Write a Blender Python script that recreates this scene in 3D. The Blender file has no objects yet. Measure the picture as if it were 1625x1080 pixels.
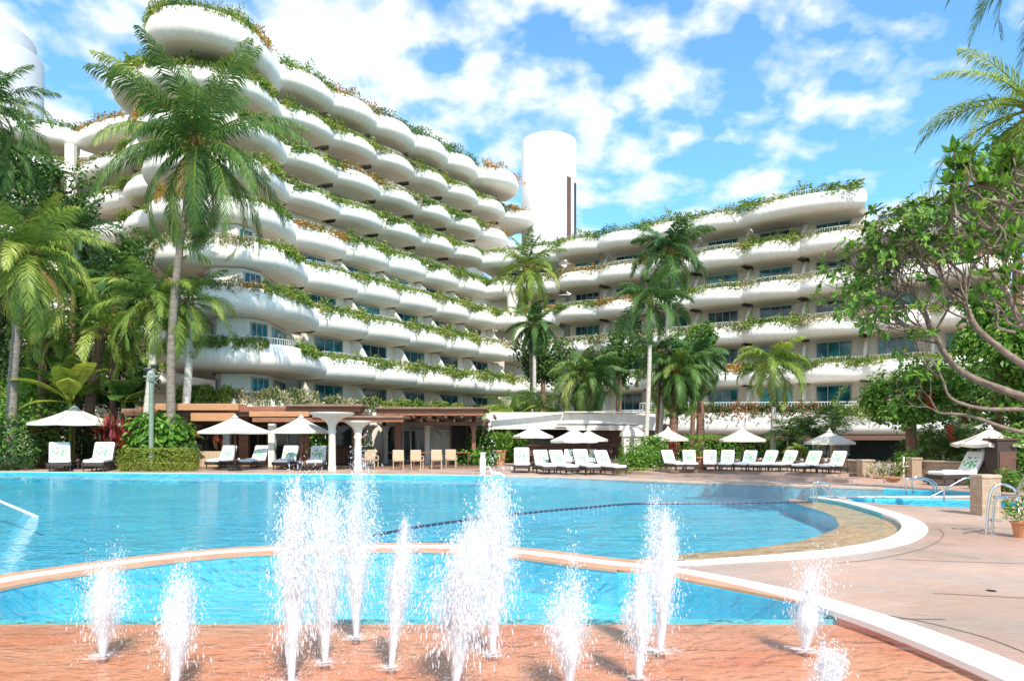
import bpy, math, random
from math import sin, cos, pi, radians, sqrt, atan2
from mathutils import Vector, Matrix, noise
from mathutils.geometry import tessellate_polygon
R = random.Random(7)
F, HZ, CX, HC = 1100.0, 695.0, 812.5, 1.5
S = bpy.context.scene
COL = S.collection
LOC = {}

def W(px, py, d):
    return Vector(((px - CX) * d / F, d, HC + (HZ - py) * d / F))
def G(px, py, z=0.0):
    d = F * (HC - z) / (py - HZ)
    return Vector(((px - CX) * d / F, d, z))
def lerp(a, b, t): return a + (b - a) * t
def rnd(a, b): return R.uniform(a, b)

def catmull(pts, n=8, closed=False):
    P = [Vector(p) for p in pts]; out = []
    m = len(P)
    for i in range(m if closed else m - 1):
        p1, p2 = P[i], P[(i + 1) % m]
        p0 = P[(i - 1) % m] if (closed or i > 0) else p1 + (p1 - p2)
        p3 = P[(i + 2) % m] if (closed or i < m - 2) else p2 + (p2 - p1)
        for k in range(n):
            t = k / n
            out.append(0.5 * ((2 * p1) + (p2 - p0) * t + (2 * p0 - 5 * p1 + 4 * p2 - p3) * t * t + (3 * p1 - p0 - 3 * p2 + p3) * t ** 3))
    if not closed: out.append(P[-1])
    return out

class MB:
    def __init__(s): s.v = []; s.f = []; s.a = []; s.m = []; s.cur = 0.5; s.mi = 0
    def face(s, *pts):
        b = len(s.v); s.v.extend([tuple(p) for p in pts]); s.f.append(tuple(range(b, b + len(pts)))); s.a.append(s.cur); s.m.append(s.mi)
    def idx(s, verts, faces):
        b = len(s.v); s.v.extend([tuple(p) for p in verts])
        for f in faces: s.f.append(tuple(b + i for i in f)); s.a.append(s.cur); s.m.append(s.mi)
    def grid(s, rings, close=False):
        n = len(rings[0]); vs = [p for r in rings for p in r]; fs = []
        for i in range(len(rings) - 1):
            for j in range(n if close else n - 1):
                k = (j + 1) % n
                fs.append((i * n + j, i * n + k, (i + 1) * n + k, (i + 1) * n + j))
        s.idx(vs, fs)
    def box(s, c, size, rz=0.0, bev=0.0, M=None):
        hx, hy, hz = size[0] / 2, size[1] / 2, size[2] / 2
        c = Vector(c); ca, sa = cos(rz), sin(rz)
        def P(x, y, z):
            q = Vector((x * ca - y * sa, x * sa + y * ca, z))
            if M is not None: q = M @ Vector((x, y, z))
            return c + q
        if bev <= 0:
            v = [P(x, y, z) for x in (-hx, hx) for y in (-hy, hy) for z in (-hz, hz)]
            s.idx(v, [(0, 1, 3, 2), (4, 6, 7, 5), (0, 4, 5, 1), (2, 3, 7, 6), (0, 2, 6, 4), (1, 5, 7, 3)])
            return
        b = min(bev, hx * .9, hy * .9, hz * .9); k = b * .3
        def ring(ix, z):
            x, y = hx - ix, hy - ix; e = min(b, x, y)
            return [P(*q, z) for q in [(x - e, -y), (x - k, -y + k), (x, -y + e), (x, y - e), (x - k, y - k), (x - e, y), (-x + e, y), (-x + k, y - k), (-x, y - e), (-x, -y + e), (-x + k, -y + k), (-x + e, -y)]]
        rs = [ring(b, -hz), ring(k, -hz + k), ring(0, -hz + b), ring(0, hz - b), ring(k, hz - k), ring(b, hz)]
        s.grid(rs, True); s.face(*rs[-1]); s.face(*rs[0][::-1])
    def tube(s, pts, r, n=6, cap=True):
        pts = [Vector(p) for p in pts]; m = len(pts); rings = []
        up = Vector((0, 0, 1)); prev = None
        for i, p in enumerate(pts):
            t = (pts[min(i + 1, m - 1)] - pts[max(i - 1, 0)])
            if t.length < 1e-9: t = Vector((0, 0, 1))
            t.normalize()
            if prev is None:
                a = t.cross(up)
                if a.length < 1e-3: a = t.cross(Vector((0, 1, 0)))
            else:
                a = prev - t * prev.dot(t)
                if a.length < 1e-6: a = t.cross(up)
            a.normalize(); prev = a; b = t.cross(a)
            rr = r[i] if isinstance(r, (list, tuple)) else r
            rings.append([p + (a * cos(2 * pi * k / n) + b * sin(2 * pi * k / n)) * rr for k in range(n)])
        s.grid(rings, True)
        if cap: s.face(*rings[0][::-1]); s.face(*rings[-1])
    def lathe(s, prof, n=16, c=(0, 0, 0), cap=True):
        c = Vector(c)
        rs = [[c + Vector((r * cos(2 * pi * k / n), r * sin(2 * pi * k / n), z)) for k in range(n)] for r, z in prof]
        s.grid(rs, True)
        if cap: s.face(*rs[-1]); s.face(*rs[0][::-1])
    def prism(s, poly, z0, z1):
        n = len(poly)
        a = sum(poly[i][0] * poly[(i + 1) % n][1] - poly[(i + 1) % n][0] * poly[i][1] for i in range(n))
        if a < 0: poly = poly[::-1]
        v = [(p[0], p[1], z0) for p in poly] + [(p[0], p[1], z1) for p in poly]
        s.idx(v, [(i, (i + 1) % n, n + (i + 1) % n, n + i) for i in range(n)])
        for t in tessellate_polygon([[Vector((p[0], p[1], 0)) for p in poly]]):
            s.idx([(poly[i][0], poly[i][1], z1) for i in t], [(0, 1, 2)])
            s.idx([(poly[i][0], poly[i][1], z0) for i in t], [(2, 1, 0)])
    def flat(s, loops, z):
        L = [[Vector((p[0], p[1], 0)) for p in l] for l in loops]
        fl = [p for l in L for p in l]
        for t in tessellate_polygon(L):
            a, b, c = (fl[i] for i in t)
            if (b - a).cross(c - a).z < 0: b, c = c, b
            zz = z if not callable(z) else None
            s.idx([(q.x, q.y, zz if zz is not None else z(q.x, q.y)) for q in (a, b, c)], [(0, 1, 2)])
    def wall(s, loop, z0, z1, closed=True):
        n = len(loop)
        for i in range(n if closed else n - 1):
            a, b = loop[i], loop[(i + 1) % n]
            s.idx([(a[0], a[1], z0), (b[0], b[1], z0), (b[0], b[1], z1), (a[0], a[1], z1)], [(0, 1, 2, 3)])
    def ribbon(s, pts, w, z, h=0.0):
        """flat band of width w along a plan line, optional thickness h below z"""
        P = [Vector((p[0], p[1], 0)) for p in pts]; l = []; r = []
        for i, p in enumerate(P):
            t = (P[min(i + 1, len(P) - 1)] - P[max(i - 1, 0)]).normalized(); nn = Vector((-t.y, t.x, 0))
            ww = w[i] if isinstance(w, (list, tuple)) else w
            l.append(p + nn * ww / 2); r.append(p - nn * ww / 2)
        s.grid([[Vector((q.x, q.y, z)) for q in r], [Vector((q.x, q.y, z)) for q in l]][::-1])
        if h > 0:
            s.grid([[Vector((q.x, q.y, z)) for q in l], [Vector((q.x, q.y, z - h)) for q in l]])
            s.grid([[Vector((q.x, q.y, z - h)) for q in r], [Vector((q.x, q.y, z)) for q in r]])
    def leaf(s, p, d, n, L, w, fold=.0, bend=.0):
        """one leaf: base p, direction d, normal n"""
        sd = d.cross(n)
        if sd.length < 1e-5: return
        sd.normalize(); q = p + d * (L * .5) + n * bend * L * .2; t = p + d * L - n * bend * L * .25
        b = len(s.v); s.v.extend([tuple(p), tuple(q + sd * w / 2 + n * fold * w), tuple(t), tuple(q - sd * w / 2 + n * fold * w)])
        s.f.append((b, b + 1, b + 2, b + 3)); s.a.append(s.cur); s.m.append(s.mi)
    def build(s, name, mats, parent=None, smooth=False, local=False, kind=None):
        me = bpy.data.meshes.new(name); me.from_pydata(s.v, [], s.f)
        if not isinstance(mats, (list, tuple)): mats = [mats]
        for m in mats: me.materials.append(m)
        if any(s.m): me.polygons.foreach_set('material_index', s.m)
        at = me.attributes.new('v', 'FLOAT', 'FACE'); at.data.foreach_set('value', s.a)
        if smooth: me.polygons.foreach_set('use_smooth', [True] * len(s.f))
        o = bpy.data.objects.new(name, me); COL.objects.link(o)
        if parent is not None:
            o.parent = parent; off = LOC.get(parent.name, Vector((0, 0, 0))); LOC[o.name] = off
            if not local and off.length > 0: me.transform(Matrix.Translation(-off))
        if kind: o['kind'] = kind
        me.update()
        return o

def tag(o, label, cat, group=None):
    o['label'] = label; o['category'] = cat
    if group: o['group'] = group
    return o
def thing(name, label, cat, loc=(0, 0, 0), group=None):
    o = bpy.data.objects.new(name, None); COL.objects.link(o); o.location = loc; o.empty_display_size = .2
    LOC[o.name] = Vector(loc)
    return tag(o, label, cat, group)
def solid(name, label, cat, mb, mats, base, group=None, smooth=False):
    """a thing that is one mesh, its origin at base"""
    o = mb.build(name, mats, None, smooth); o.data.transform(Matrix.Translation(-Vector(base))); o.location = base
    return tag(o, label, cat, group)
def copy_tree(o, parent=None):
    c = o.copy(); COL.objects.link(c)
    if parent is not None: c.parent = parent
    for ch in list(o.children): copy_tree(ch, c)
    return c
def place(root, first, loc, rz=0, sc=1.0, label=None, group=None):
    o = root if first else copy_tree(root)
    o.location = loc; o.rotation_euler = (0, 0, rz); o.scale = (sc, sc, sc) if not isinstance(sc, tuple) else sc
    if label: o['label'] = label
    if group: o['group'] = group
    return o

# ---------------------------------------------------------------- materials
def newmat(name):
    m = bpy.data.materials.new(name); m.use_nodes = True; nt = m.node_tree
    return m, nt, nt.nodes.get('Principled BSDF'), nt.nodes.get('Material Output')
def N(nt, t, **k):
    n = nt.nodes.new(t)
    for a, b in k.items(): setattr(n, a, b)
    return n
def ramp(nt, stops, interp='LINEAR'):
    r = N(nt, 'ShaderNodeValToRGB'); r.color_ramp.interpolation = interp; e = r.color_ramp.elements
    while len(e) > 1: e.remove(e[-1])
    e[0].position = stops[0][0]; e[0].color = (*stops[0][1], 1)
    for p, c in stops[1:]:
        q = e.new(p); q.color = (*c, 1)
    return r
def coords(nt, scale=(1, 1, 1), kind='Object', rot=(0, 0, 0)):
    tc = N(nt, 'ShaderNodeTexCoord'); mp = N(nt, 'ShaderNodeMapping'); mp.inputs['Scale'].default_value = scale; mp.inputs['Rotation'].default_value = rot
    nt.links.new(tc.outputs[kind], mp.inputs['Vector']); return mp.outputs['Vector']
def noise_tex(nt, vec, scale, detail=4, rough=.55, dist=0):
    n = N(nt, 'ShaderNodeTexNoise'); n.inputs['Scale'].default_value = scale; n.inputs['Detail'].default_value = detail
    n.inputs['Roughness'].default_value = rough; n.inputs['Distortion'].default_value = dist
    nt.links.new(vec, n.inputs['Vector']); return n.outputs['Fac']
def mix(nt, a, b, f, mode='MIX'):
    m = N(nt, 'ShaderNodeMix', data_type='RGBA', blend_type=mode)
    for s, v in ((m.inputs[0], f), (m.inputs[6], a), (m.inputs[7], b)):
        if hasattr(v, 'is_linked') or isinstance(v, bpy.types.NodeSocket): nt.links.new(v, s)
        elif isinstance(v, (int, float)): s.default_value = v
        else: s.default_value = (*v, 1)
    return m.outputs[2]
def bump(nt, h, strength, dist=.02):
    b = N(nt, 'ShaderNodeBump'); b.inputs['Strength'].default_value = strength; b.inputs['Distance'].default_value = dist
    nt.links.new(h, b.inputs['Height']); return b.outputs['Normal']
def surf(name, c1, c2=None, scale=3, rough=.7, bmp=0, bscale=None, stretch=(1, 1, 1), detail=5, lo=.3, hi=.7, metal=0, spec=.5, kind='Object', coat=0):
    m, nt, p, o = newmat(name)
    p.inputs['Roughness'].default_value = rough; p.inputs['Metallic'].default_value = metal; p.inputs['Specular IOR Level'].default_value = spec
    v = coords(nt, stretch, kind)
    if c2 is not None:
        r = ramp(nt, [(lo, c1), (hi, c2)]); nt.links.new(noise_tex(nt, v, scale, detail), r.inputs['Fac']); nt.links.new(r.outputs['Color'], p.inputs['Base Color'])
    else: p.inputs['Base Color'].default_value = (*c1, 1)
    if bmp: nt.links.new(bump(nt, noise_tex(nt, v, bscale or scale * 4, 4), bmp), p.inputs['Normal'])
    return m
def leafmat(name, stops, trans=.35, rough=.45):
    """leaf colour picked per leaf (attribute v) with a little noise"""
    m, nt, p, o = newmat(name)
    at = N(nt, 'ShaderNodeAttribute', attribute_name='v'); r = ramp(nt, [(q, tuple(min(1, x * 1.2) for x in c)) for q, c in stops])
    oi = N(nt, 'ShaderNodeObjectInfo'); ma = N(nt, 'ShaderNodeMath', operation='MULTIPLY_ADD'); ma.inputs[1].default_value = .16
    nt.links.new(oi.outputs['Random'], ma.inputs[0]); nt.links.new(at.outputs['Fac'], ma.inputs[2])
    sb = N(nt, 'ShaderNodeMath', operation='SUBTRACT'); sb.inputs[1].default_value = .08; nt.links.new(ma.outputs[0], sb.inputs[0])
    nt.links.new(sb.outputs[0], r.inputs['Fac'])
    nt.links.new(r.outputs['Color'], p.inputs['Base Color']); p.inputs['Roughness'].default_value = rough; p.inputs['Specular IOR Level'].default_value = .35
    t = N(nt, 'ShaderNodeBsdfTranslucent'); g = mix(nt, r.outputs['Color'], (1.0, 1.0, .25), 1.0, 'MULTIPLY'); g2 = mix(nt, g, (.0, .0, .0), 0.0)
    br = N(nt, 'ShaderNodeBrightContrast'); br.inputs['Bright'].default_value = .03; nt.links.new(g2, br.inputs['Color']); nt.links.new(br.outputs['Color'], t.inputs['Color'])
    ms = N(nt, 'ShaderNodeMixShader'); ms.inputs[0].default_value = trans
    nt.links.new(p.outputs[0], ms.inputs[1]); nt.links.new(t.outputs[0], ms.inputs[2]); nt.links.new(ms.outputs[0], o.inputs['Surface'])
    return m

M = {}
def stucco(name, a, b, st):
    m, nt, p, o = newmat(name); p.inputs['Roughness'].default_value = .75
    v = coords(nt, (1, 1, 1)); r = ramp(nt, [(.32, a), (.66, b)]); nt.links.new(noise_tex(nt, v, .55, 5), r.inputs['Fac'])
    v2 = coords(nt, (2.2, 2.2, .22)); r2 = ramp(nt, [(.48, (0, 0, 0)), (.72, (1, 1, 1))]); nt.links.new(noise_tex(nt, v2, 2.6, 7, .7), r2.inputs['Fac'])
    mu = N(nt, 'ShaderNodeMath', operation='MULTIPLY'); mu.inputs[1].default_value = st; nt.links.new(r2.outputs['Color'], mu.inputs[0])
    nt.links.new(mix(nt, r.outputs['Color'], (.45, .40, .33), mu.outputs[0]), p.inputs['Base Color'])
    nt.links.new(bump(nt, noise_tex(nt, v, 2.6, 6), .22, .08), p.inputs['Normal']); return m
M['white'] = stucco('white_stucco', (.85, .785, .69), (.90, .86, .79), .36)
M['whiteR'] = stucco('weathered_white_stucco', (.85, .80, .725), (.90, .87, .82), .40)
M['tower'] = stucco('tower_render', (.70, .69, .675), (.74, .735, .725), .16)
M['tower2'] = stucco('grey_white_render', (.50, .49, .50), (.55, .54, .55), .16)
M['soffit'] = stucco('warm_bounce_soffit', (.80, .69, .56), (.84, .75, .63), .10)  # warm light bounced up onto the balcony undersides, put into their colour
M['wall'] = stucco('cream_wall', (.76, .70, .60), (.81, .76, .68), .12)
m, nt, p, o = newmat('teal_glass'); M['glass'] = m
v = coords(nt, (.7, .7, 1.2)); r = ramp(nt, [(.35, (.004, .04, .055)), (.55, (.008, .12, .15)), (.72, (.014, .22, .26))]); nt.links.new(noise_tex(nt, v, 1.3, 4), r.inputs['Fac'])
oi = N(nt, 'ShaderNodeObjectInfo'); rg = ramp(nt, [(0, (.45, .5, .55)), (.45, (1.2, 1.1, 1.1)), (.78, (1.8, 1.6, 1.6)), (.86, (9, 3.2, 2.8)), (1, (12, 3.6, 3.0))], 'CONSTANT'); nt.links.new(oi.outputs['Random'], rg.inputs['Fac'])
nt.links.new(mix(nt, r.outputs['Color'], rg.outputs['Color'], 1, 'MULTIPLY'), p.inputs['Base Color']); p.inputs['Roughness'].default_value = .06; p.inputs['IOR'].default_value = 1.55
M['frame'] = surf('window_frame_paint', (.40, .40, .39), rough=.5)
M['rail'] = surf('railing_paint', (.62, .60, .55), rough=.4, metal=.2)
M['steel'] = surf('stainless_steel', (.62, .62, .62), rough=.18, metal=1)
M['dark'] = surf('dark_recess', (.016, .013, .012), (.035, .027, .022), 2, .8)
M['darkglass'] = surf('dark_shop_glass', (.015, .02, .022), (.05, .06, .06), 1.2, .08)
M['brown'] = surf('red_brown_timber', (.21, .075, .036), (.34, .145, .075), 2.2, .55, .25, 14, (1, 1, 6))
M['brown2'] = surf('dark_timber', (.09, .04, .024), (.17, .08, .048), 2.2, .55, .25, 14, (1, 1, 6))
M['blind'] = surf('orange_bamboo_blind', (.42, .19, .085), (.55, .27, .13), 3, .7, .3, 30, (1, 1, 8))
M['slate'] = surf('brown_roof_sheet', (.17, .10, .065), (.27, .175, .12), 1.5, .7)
M['stone'] = surf('tan_stone', (.38, .285, .20), (.56, .44, .325), 5, .8, .5, 9)
M['plaster'] = surf('cream_plaster', (.66, .60, .50), (.74, .69, .60), 2, .75, .1)
M['canvas'] = surf('umbrella_canvas', (.58, .53, .45), (.66, .61, .53), 3, .85, .15, 40)
M['cushion'] = surf('white_cushion_fabric', (.80, .80, .79), (.86, .86, .85), 6, .9, .2, 30)
M['wicker'] = surf('dark_wicker', (.025, .017, .013), (.07, .045, .032), 40, .6, .6, 60)
M['palewicker'] = surf('pale_wicker', (.48, .33, .20), (.64, .48, .32), 40, .7, .5, 60)
M['terracotta'] = surf('terracotta_pot', (.45, .19, .09), (.56, .27, .14), 5, .8)
M['lampgreen'] = surf('grey_green_metal', (.17, .22, .16), (.22, .27, .20), 4, .5)
M['black'] = surf('black_plastic', (.015, .015, .016), rough=.45)
M['bark'] = surf('palm_bark_grey', (.13, .10, .078), (.30, .245, .19), 3, .9, .8, 9, (1, 1, 5))
M['barkdark'] = surf('palm_bark_brown', (.13, .07, .045), (.28, .15, .095), 3, .9, .9, 9, (1, 1, 5))
M['barkpale'] = surf('pale_ringed_palm_bark', (.42, .38, .32), (.60, .56, .49), 2.5, .85, .5, 8, (1, 1, 6))
M['limb'] = surf('frangipani_bark', (.13, .09, .07), (.30, .225, .17), 6, .9, .8, 16)
M['fibre'] = surf('palm_fibre', (.25, .11, .05), (.48, .25, .11), 6, .9)
G1 = [(0, (.022, .055, .014)), (.35, (.06, .14, .026)), (.7, (.12, .23, .042)), (1, (.24, .34, .07))]
M['palm'] = leafmat('palm_frond_green', [(0, (.012, .04, .014)), (.35, (.045, .115, .026)), (.68, (.11, .20, .04)), (1, (.30, .34, .10))])
M['palmyellow'] = leafmat('sunny_palm_frond', [(0, (.05, .10, .02)), (.35, (.15, .24, .04)), (.65, (.29, .36, .065)), (1, (.52, .50, .18))])
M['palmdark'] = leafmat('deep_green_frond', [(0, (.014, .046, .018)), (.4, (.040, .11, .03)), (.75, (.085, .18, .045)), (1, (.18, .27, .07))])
M['leaf'] = leafmat('shrub_leaf', G1)
M['leafbright'] = leafmat('bright_leaf', [(0, (.034, .095, .016)), (.4, (.095, .215, .026)), (.8, (.20, .36, .045)), (1, (.34, .46, .09))])
M['leafyellow'] = leafmat('yellow_green_leaf', [(0, (.06, .10, .014)), (.4, (.17, .22, .025)), (.8, (.32, .34, .05)), (1, (.46, .44, .12))])
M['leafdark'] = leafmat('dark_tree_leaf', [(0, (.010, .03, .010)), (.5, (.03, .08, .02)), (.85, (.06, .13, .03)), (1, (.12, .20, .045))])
M['leafred'] = leafmat('red_cordyline_leaf', [(0, (.09, .012, .018)), (.4, (.24, .025, .035)), (.7, (.42, .06, .05)), (.85, (.38, .16, .05)), (1, (.10, .14, .03))])
M['planter'] = leafmat('balcony_planting', [(0, (.04, .09, .014)), (.35, (.11, .20, .026)), (.62, (.23, .32, .045)), (.8, (.33, .32, .06)), (.9, (.42, .26, .09)), (.96, (.55, .30, .25)), (1, (.6, .55, .5))])
M['planterA'] = leafmat('autumn_balcony_planting', [(0, (.06, .07, .012)), (.3, (.20, .17, .03)), (.55, (.38, .26, .05)), (.75, (.48, .20, .07)), (.9, (.5, .14, .10)), (1, (.4, .36, .1))])
M['planterW'] = leafmat('pale_flowering_planting', [(0, (.04, .08, .02)), (.35, (.12, .18, .04)), (.55, (.35, .34, .20)), (.8, (.55, .42, .36)), (1, (.7, .62, .56))])
M['planterR'] = leafmat('red_flowering_planting', [(0, (.02, .05, .012)), (.4, (.06, .12, .025)), (.55, (.16, .2, .05)), (.7, (.42, .10, .09)), (.9, (.55, .2, .16)), (1, (.6, .4, .3))])
CLOUD_OFF = (3.1, 1.7)
# ================================================================ HOTEL
ORD = ['ground', 'first', 'second', 'third', 'fourth', 'fifth', 'sixth', 'seventh', 'top']
NTH = ['first', 'second', 'third', 'fourth', 'fifth', 'sixth', 'seventh', 'eighth', 'ninth', 'tenth']
ZL = [3.75, 6.97, 10.3, 13.45, 16.5, 19.4, 22.2, 25.2, 28.1]
SB = [0.0, 0.0, .75, 1.86, 3.1, 3.8, 4.1, 4.6, 4.78]
PROF = [(-.16, -1.0), (-.16, 0), (-.14, .03), (.17, .03), (.21, -.02), (.35, -.33), (.44, -.66), (.45, -.92), (.36, -1.16), (.15, -1.37), (-.12, -1.48), (-.4, -1.52), (-.7, -1.53)]
def normals2d(P, side):
    out = []
    for i in range(len(P)):
        t = P[min(i + 1, len(P) - 1)] - P[max(i - 1, 0)]; t = Vector((t.x, t.y, 0)).normalized()
        out.append(Vector((-t.y, t.x, 0)) * side)
    return out
def band(line, nrm, z, inner, prof=PROF, scale=1.0, hs=None, zs=1.0):
    """lofted parapet: plan line + outward normals, inner = plan line at the wall"""
    mb = MB(); rings = []
    for i, (p, n, q) in enumerate(zip(line, nrm, inner)):
        s = scale * (hs[i] if hs else 1)
        r = [Vector((q.x, q.y, z - 1.0))] + [Vector((p.x, p.y, z)) + n * (o * (s if o > 0 else 1)) + Vector((0, 0, h * zs)) for o, h in prof] + [Vector((q.x, q.y, z + prof[-1][1] * zs))]
        rings.append(r)
    n = len(rings[0])
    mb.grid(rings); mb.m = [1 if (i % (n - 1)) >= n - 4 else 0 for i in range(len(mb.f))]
    return mb
def railing(line, nrm, z, h=.36, off=-.1, step=.55):
    mb = MB(); P = [Vector((p.x, p.y, z)) + n * off for p, n in zip(line, nrm)]
    mb.tube([p + Vector((0, 0, h)) for p in P], .028, 5); mb.tube([p + Vector((0, 0, h * .12)) for p in P], .014, 4)
    L = 0; nx = 0
    for i in range(len(P) - 1):
        d = (P[i + 1] - P[i]).length
        while nx <= L + d:
            q = P[i].lerp(P[i + 1], (nx - L) / max(d, 1e-6)); mb.box(q + Vector((0, 0, h / 2)), (.03, .03, h)); nx += step / 3.2
        L += d
    return mb
def window_at(parent, a, b, z0, z1, nrm, panes=3, proud=.03):
    """a,b plan points of the sill ends"""
    a = Vector((a[0], a[1], 0)); b = Vector((b[0], b[1], 0)); t = (b - a); L = t.length; t.normalize(); rz = atan2(t.y, t.x); c = (a + b) / 2
    g = MB(); g.box(c + nrm * proud + Vector((0, 0, (z0 + z1) / 2)), (L, .06, z1 - z0), rz)
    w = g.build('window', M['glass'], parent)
    f = MB(); q = c + nrm * (proud + .03)
    for z in (z0, z1): f.box(q + Vector((0, 0, z)), (L + .12, .10, .07), rz)
    for k in range(panes + 1): f.box(q - t * L / 2 + t * L * k / panes + Vector((0, 0, (z0 + z1) / 2)), (.05, .085, z1 - z0 - .09), rz)
    f.build('frame', M['frame'], w)
    return w
def bay_line(a, b, out, amp, n=12, skew=.0):
    P = []
    for i in range(n + 1):
        u = i / n; P.append(Vector((lerp(a.x, b.x, u), lerp(a.y, b.y, u), 0)) + out * amp * (max(0, sin(pi * u)) ** .62))
    return P
def arc_normals(P, out):
    side = 1 if normals2d(P, 1)[len(P) // 2].dot(out) > 0 else -1
    return normals2d(P, side)

PLANTS = []   # (a, b, z, normal, wing, level, bay)
def make_bay(parent, a, b, out, z, zn, amp, wing, lev, bay, wallm, bandm, fin=True, win=(.26, .80), rail=True, plants=True, wallback=1.95, hs=None, panes=3, scale=1.0, zs=1.0):
    P = bay_line(a, b, out, amp); nr = arc_normals(P, out)
    inner = [Vector((lerp(a.x, b.x, i / 12), lerp(a.y, b.y, i / 12), 0)) - out * 3.2 for i in range(13)]
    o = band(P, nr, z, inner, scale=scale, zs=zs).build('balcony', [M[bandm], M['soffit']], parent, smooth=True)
    if rail and parent is not None:
        railing(P, nr, z + .02, h=.40).build('railing', M['rail'], o)
    if plants: PLANTS.append((a + out * amp * .75, b + out * amp * .75, z, out, wing, lev, bay, amp))
    wa = a - out * wallback; wb = b - out * wallback
    if zn is not None:
        zf, zs = z - .98, zn - 1.54 * zs
        t = (wb - wa)
        if win:
            u0, u1 = win
            window_at(o.parent, wa + t * u0, wa + t * u1, zf + .10, zs - .14, out, panes)
        if fin:
            f = MB(); th = Vector((t.x, t.y, 0)).normalized() * .22
            pts = [(-wallback + .02, zf), (.05, zf), (.02, z - .1), (-.25, z + .25), (-.7, z + .75), (-1.15, zs - .35), (-1.5, zs - .02), (-wallback + .02, zs - .02)]
            A = [b + out * q + Vector((0, 0, h)) for q, h in pts]
            f.face(*[p - th / 2 for p in A]); f.face(*[p + th / 2 for p in A][::-1])
            for i in range(len(A)): f.face(A[i] + th / 2, A[(i + 1) % len(A)] + th / 2, A[(i + 1) % len(A)] - th / 2, A[i] - th / 2)
            f.build('fin_wall', M[wallm], parent)
    return o
def wall_sheet(parent, pts, z0, z1, mat, th=.3, out=None, name='facade_wall'):
    mb = MB()
    for i in range(len(pts) - 1):
        a, b = pts[i], pts[i + 1]; t = b - a; c = (a + b) / 2; d = Vector((t.x, t.y, 0)).normalized(); n = Vector((-d.y, d.x, 0))
        if out is not None and n.dot(out) < 0: n = -n
        mb.box(c - n * th / 2 + Vector((0, 0, (z0 + z1) / 2)), (t.length, th, z1 - z0), atan2(d.y, d.x))
    return mb.build(name, M[mat], parent)

# ---- left (terraced) wing
A0 = Vector((-15.1, 43.5, 0)); DV = Vector((14.4, 21.5, 0)); DL = DV.normalized(); OUT_L = Vector((DL.y, -DL.x, 0)); IN_L = -OUT_L
def PL(k, t, off=0): return A0 + DV * t + IN_L * SB[k] + OUT_L * off
left = thing('hotel_wing', 'tall white terraced wing on the left with stacked scalloped balconies and a rounded end', 'hotel wing', (-9, 52, 0))
CUSP = [.16 + .175 * i for i in range(12)]
NB = {0: 5, 1: 5, 2: 5, 3: 5, 4: 5, 5: 5, 6: 6, 7: 7, 8: 6}
NOSE = [(0, 0), (-.15, -3.2), (-.95, -5.7), (-2.9, -7.1), (-5.3, -7.25), (-7.0, -6.2), (-7.9, -3.9), (-8.1, -1.0), (-7.9, 2.0)]
NS = {0: 1.0, 1: 1.0, 2: .98, 3: .88, 4: .80, 5: .80, 6: .78, 7: .76, 8: .92}
NX = {0: .95, 1: 1.0, 2: 1.0, 3: 1.0, 4: 1.0, 5: 1.0, 6: 1.05, 7: 1.22, 8: .84}
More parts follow.
